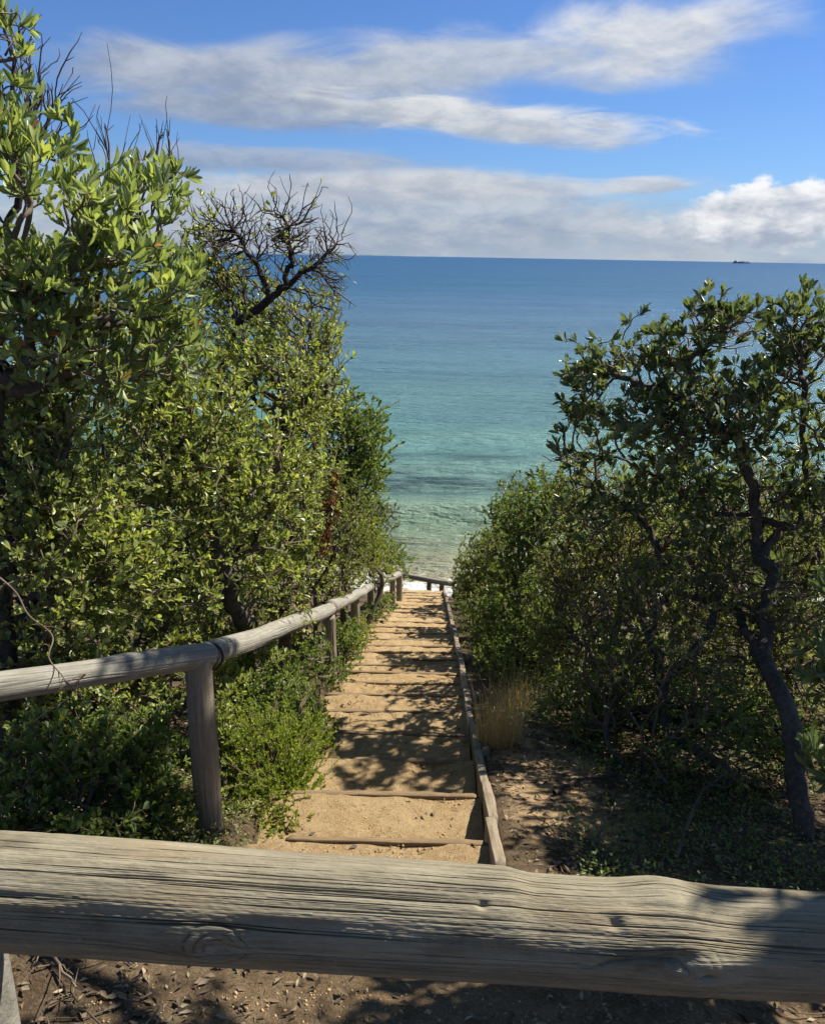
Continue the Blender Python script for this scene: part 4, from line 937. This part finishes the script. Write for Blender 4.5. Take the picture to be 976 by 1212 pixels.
# fallen branches
def fallen(label, pxs, r0, bark='barkgrey', lift=.02):
    p = []
    for px, py, dz in pxs:
        c = ground_hit(px, py); p.append((c.x, c.y, float(terr(c.x, c.y)) + lift + dz))
    p = np.array(p); q = catmull(p, 6); q[1:-1] += R.normal(size=(len(q) - 2, 3)) * .004
    t = Tubes(); rr = np.linspace(r0, r0 * .35, len(q)); t.add(q, rr, 7)
    for k in range(5):
        i = int(R.integers(len(q) // 4, len(q) - 1)); d = (q[i] - q[i - 1]); d /= np.linalg.norm(d); e = d * .5 + R.normal(size=3) * np.array((.6, .6, .35)); e /= np.linalg.norm(e)
        L = R.uniform(.06, .2); s_ = np.linspace(0, 1, 5)[:, None]; tw = q[i] + e * L * s_ + R.normal(size=(5, 3)) * .004 * s_
        t.add(tw, np.linspace(rr[i] * .55, rr[i] * .2, 5), 5)
    c0 = Vector(p[0]); me = t.mesh('fallen_branch', M[bark]); o = link('fallen_branch', me)
    o.location = (0, 0, 0); tag(o, label, 'branch', 'fallen dead branches')
fallen('forked dead stick on the soil at the lower left under the log', [(25, 1135, .01), (55, 1165, .02), (95, 1205, .01)], .009)
fallen('thin pale dead stick lying below the left half of the log', [(120, 1150, .0), (150, 1140, .03), (185, 1130, .01)], .006)
fallen('thin curved dead stick in the shade under the right of the log', [(700, 1165, .0), (740, 1195, .03), (770, 1205, .02)], .006)
fallen('dead branch lying on the sandy patch right of the edging board', [(655, 945, .0), (690, 932, .02), (735, 925, .01)], .014, 'barkdead')
fallen('long arched dead branch in the dark undergrowth on the right', [(800, 1010, .0), (830, 950, .10), (880, 930, .12), (930, 940, .02)], .009)
fallen('pale broken stick slanting over the litter near the dark undergrowth', [(700, 1000, .0), (725, 965, .05), (755, 940, .03)], .007)

def twig(label, pts, r0):
    p = np.array([tuple(P(*q)) for q in pts]); q = catmull(p, 7); t = Tubes(); t.add(q, np.linspace(r0, r0 * .4, len(q)), 7)
    for k in range(6):
        i = int(R.integers(4, len(q) - 2)); e = (q[i] - q[i - 1]); e /= np.linalg.norm(e); e = e * .6 + R.normal(size=3) * .5; L = R.uniform(.05, .16); s_ = np.linspace(0, 1, 6)[:, None]
        t.add(q[i] + e * L * s_ + np.array((0, 0, -.03)) * s_ ** 2, np.linspace(r0 * .5, r0 * .2, 6), 5)
    o = link('dead_branch', t.mesh('dead_branch', M['barkgrey'])); tag(o, label, 'branch', 'dry branches hanging by the handrail')
twig('pale crooked dry branch hooking down to the left end of the handrail', [(-15, 672, 3.3), (18, 700, 3.2), (34, 728, 3.1), (62, 752, 3.0), (58, 778, 2.9), (74, 800, 2.75), (80, 812, 2.7)], .0045)
twig('thin dark dry twig curling over the handrail left of the strapped joint', [(120, 770, 3.3), (112, 800, 3.0), (98, 798, 2.85), (92, 815, 2.75), (104, 836, 2.72)], .004)

# ------------------------------------------------------------------ ship
sp = P(877, 311.5, 7200); ship = empty('cargo_ship', (sp.x, 7200, SEA)); tag(ship, 'tiny dark cargo ship on the horizon at the right', 'ship')
def boxm(name, x0, x1, y0, y1, z0, z1, mat, taper=0):
    V = []
    for zz, k in ((z0, taper), (z1, 0)):
        V += [(x0 + k, y0 + abs(k) * .2, zz), (x1 - k, y0 + abs(k) * .2, zz), (x1 - k, y1 - abs(k) * .2, zz), (x0 + k, y1 - abs(k) * .2, zz)]
    Q = [(0, 3, 2, 1), (4, 5, 6, 7), (0, 1, 5, 4), (1, 2, 6, 5), (2, 3, 7, 6), (3, 0, 4, 7)]
    return link(name, np_mesh(name, V, quads=Q, mat=mat), ship)
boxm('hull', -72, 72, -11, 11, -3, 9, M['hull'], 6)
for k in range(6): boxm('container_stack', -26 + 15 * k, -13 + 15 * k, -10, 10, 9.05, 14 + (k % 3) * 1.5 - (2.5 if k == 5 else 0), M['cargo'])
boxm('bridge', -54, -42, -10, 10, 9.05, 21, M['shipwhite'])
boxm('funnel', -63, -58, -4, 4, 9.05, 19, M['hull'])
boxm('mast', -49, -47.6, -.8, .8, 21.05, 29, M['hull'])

# ------------------------------------------------------------------ light
SUN_EL, SUN_AZ = 48.0, 63.0    # azimuth from +Y towards +X
sd = Vector((math.sin(rad(SUN_AZ)) * math.cos(rad(SUN_EL)), math.cos(rad(SUN_AZ)) * math.cos(rad(SUN_EL)), math.sin(rad(SUN_EL))))
L = bpy.data.lights.new('sun', 'SUN'); L.energy = 5.0; L.angle = rad(.53); L.color = (1.0, .93, .79)
lo = bpy.data.objects.new('sun', L); COL.objects.link(lo); lo.rotation_euler = sd.to_track_quat('Z', 'Y').to_euler(); lo.location = sd * 40

w = bpy.data.worlds.new('World'); sc.world = w; w.use_nodes = True; nt = w.node_tree; nt.nodes.clear()
sky = N(nt, 'ShaderNodeTexSky', sky_type='NISHITA'); sky.sun_disc = False; sky.sun_elevation = rad(SUN_EL); sky.sun_rotation = rad(SUN_AZ)
sky.air_density = 1.0; sky.dust_density = .2; sky.ozone_density = 3.0; sky.altitude = 0
tc = N(nt, 'ShaderNodeTexCoord').outputs['Generated']
sep = N(nt, 'ShaderNodeSeparateXYZ'); nt.links.new(tc, sep.inputs[0])
X, Y, Z = (E(nt, sep.outputs[i]) for i in range(3))
az = X._m('ARCTAN2', X, Y) * 57.29578
el = Z._m('ARCSINE', Z) * 57.29578
def azel(px, py):
    d = ray(px, py).normalized(); return math.degrees(math.atan2(d.x, d.y)), math.degrees(math.asin(d.z))
def cvec(sx_, sy_, ox=0.0):
    c = N(nt, 'ShaderNodeCombineXYZ'); setin(nt, c, 0, (az * sx_ + ox).v); setin(nt, c, 1, (el * sy_).v); setin(nt, c, 2, 0.0); return c.outputs[0]
n_big = E(nt, tex_noise(nt, cvec(.10, .32), 1.0, 8, .57, .7))
n_fine = E(nt, tex_noise(nt, cvec(.30, .75, 5), 1.0, 6, .62, .3))
n_cum = E(nt, tex_noise(nt, cvec(.42, .62, 9), 1.0, 10, .6, .2))
n_wisp = E(nt, tex_noise(nt, cvec(.16, .9, 3), 1.0, 8, .58, .8))
K = 5.7   # cloud radiance is divided out again by the 0.1 background strength
tint = mixc(nt, el.smooth(14, 38).v, (.315, .44, .66), (.52, .54, .53))
skyc = mixc(nt, 1.0, sky.outputs[0], tint, 'MULTIPLY')
cur = skyc
def cloud(px, py, rx, ry, slope, amp, lo_, hi_, white, grey, nz, shade, opac=1.0):
    """elongated cloud centred on a bearing/elevation; slope = rise of the axis"""
    global cur
    a0, e0 = azel(px, py); a1, _ = azel(px + rx, py); _, e1 = azel(px, py - ry)
    ra, re = a1 - a0, e1 - e0
    dx = (az - a0) / ra; dy = (el - e0 - (az - a0) * slope) / re
    q = 1.0 - (dx * dx + dy * dy)._m('SQRT', dx * dx + dy * dy) + (nz - .5) * amp
    den = q.smooth(lo_, hi_) * opac
    sh = (dy * .35 + (n_fine - .5) * 1.6 + (nz - .5) * .8 + dx * shade + .5).smooth(.05, .95)
    c = mixc(nt, sh.v, tuple(v * K for v in grey), tuple(v * K for v in white))
    cur = mixc(nt, den.v, cur, c)
GREY = (.27, .33, .45); WHITE = (.72, .74, .77); MIDG = (.42, .47, .56)
# hazy low layer at the horizon, then the layers above
hz = (1.0 - el.smooth(-.2, 4.2))
hzc = mixc(nt, (n_big + (n_wisp - .5) * .5).smooth(.3, .75).v, tuple(v * K for v in (.38, .46, .58)), tuple(v * K for v in (.56, .60, .66)))
cur = mixc(nt, (hz * .88).v, cur, hzc)
cloud(430, 256, 560, 74, .0, 1.3, .02, .50, (.57, .60, .66), (.30, .37, .49), n_big, .1, .86)
cloud(480, 222, 330, 26, .01, 1.2, .0, .55, (.66, .68, .71), (.40, .45, .54), n_wisp, .15, .85)
cloud(770, 219, 80, 15, .0, 1.0, .05, .5, (.68, .70, .74), MIDG, n_wisp, .1, .85)
cloud(290, 188, 260, 20, .01, 1.2, .0, .6, (.45, .49, .57), (.27, .33, .45), n_wisp, .1, .75)
cloud(330, 132, 280, 30, .0, 1.3, .0, .6, (.46, .51, .59), (.26, .32, .44), n_big, .2, .85)
cloud(330, 92, 330, 52, .0, 1.4, .0, .65, (.53, .57, .64), (.29, .35, .47), n_big, .3, .92)
cloud(560, 72, 240, 48, .0, 1.4, .0, .70, (.64, .67, .71), (.40, .46, .56), n_big, .1, .85)
cloud(770, 44, 240, 66, .02, 1.5, .0, .75, (.80, .81, .82), (.46, .52, .62), n_big, .0, .92)
cloud(570, 140, 270, 30, -.07, 1.2, .02, .55, (.78, .79, .79), (.42, .47, .55), n_wisp, .1, .9)
cloud(640, 162, 180, 16, -.05, 1.3, .05, .55, (.70, .72, .75), (.40, .45, .54), n_wisp, .1, .7)
cloud(860, 268, 150, 30, .0, 1.2, .05, .50, (.74, .76, .79), (.38, .44, .55), n_cum, .0, .9)
cloud(925, 254, 155, 50, .05, 1.2, .10, .34, (.95, .95, .95), (.38, .44, .55), n_cum, .0, .97)
bg = N(nt, 'ShaderNodeBackground'); nt.links.new(cur, bg.inputs[0]); bg.inputs[1].default_value = .1
ow = N(nt, 'ShaderNodeOutputWorld'); nt.links.new(bg.outputs[0], ow.inputs[0])

# ------------------------------------------------------------------ render settings
vs = sc.view_settings; vs.view_transform = 'Standard'; vs.look = 'None'; vs.gamma = 1; vs.exposure = .85; vs.use_curve_mapping = False
sc.cycles.max_bounces = 8; sc.cycles.transparent_max_bounces = 8; sc.cycles.diffuse_bounces = 4; sc.cycles.glossy_bounces = 3; sc.cycles.transmission_bounces = 4
sc.cycles.use_denoising = True
print('LEAVES', sum(s[1] for s in STAT), 'NODES', sum(s[2] for s in STAT)); print(STAT)
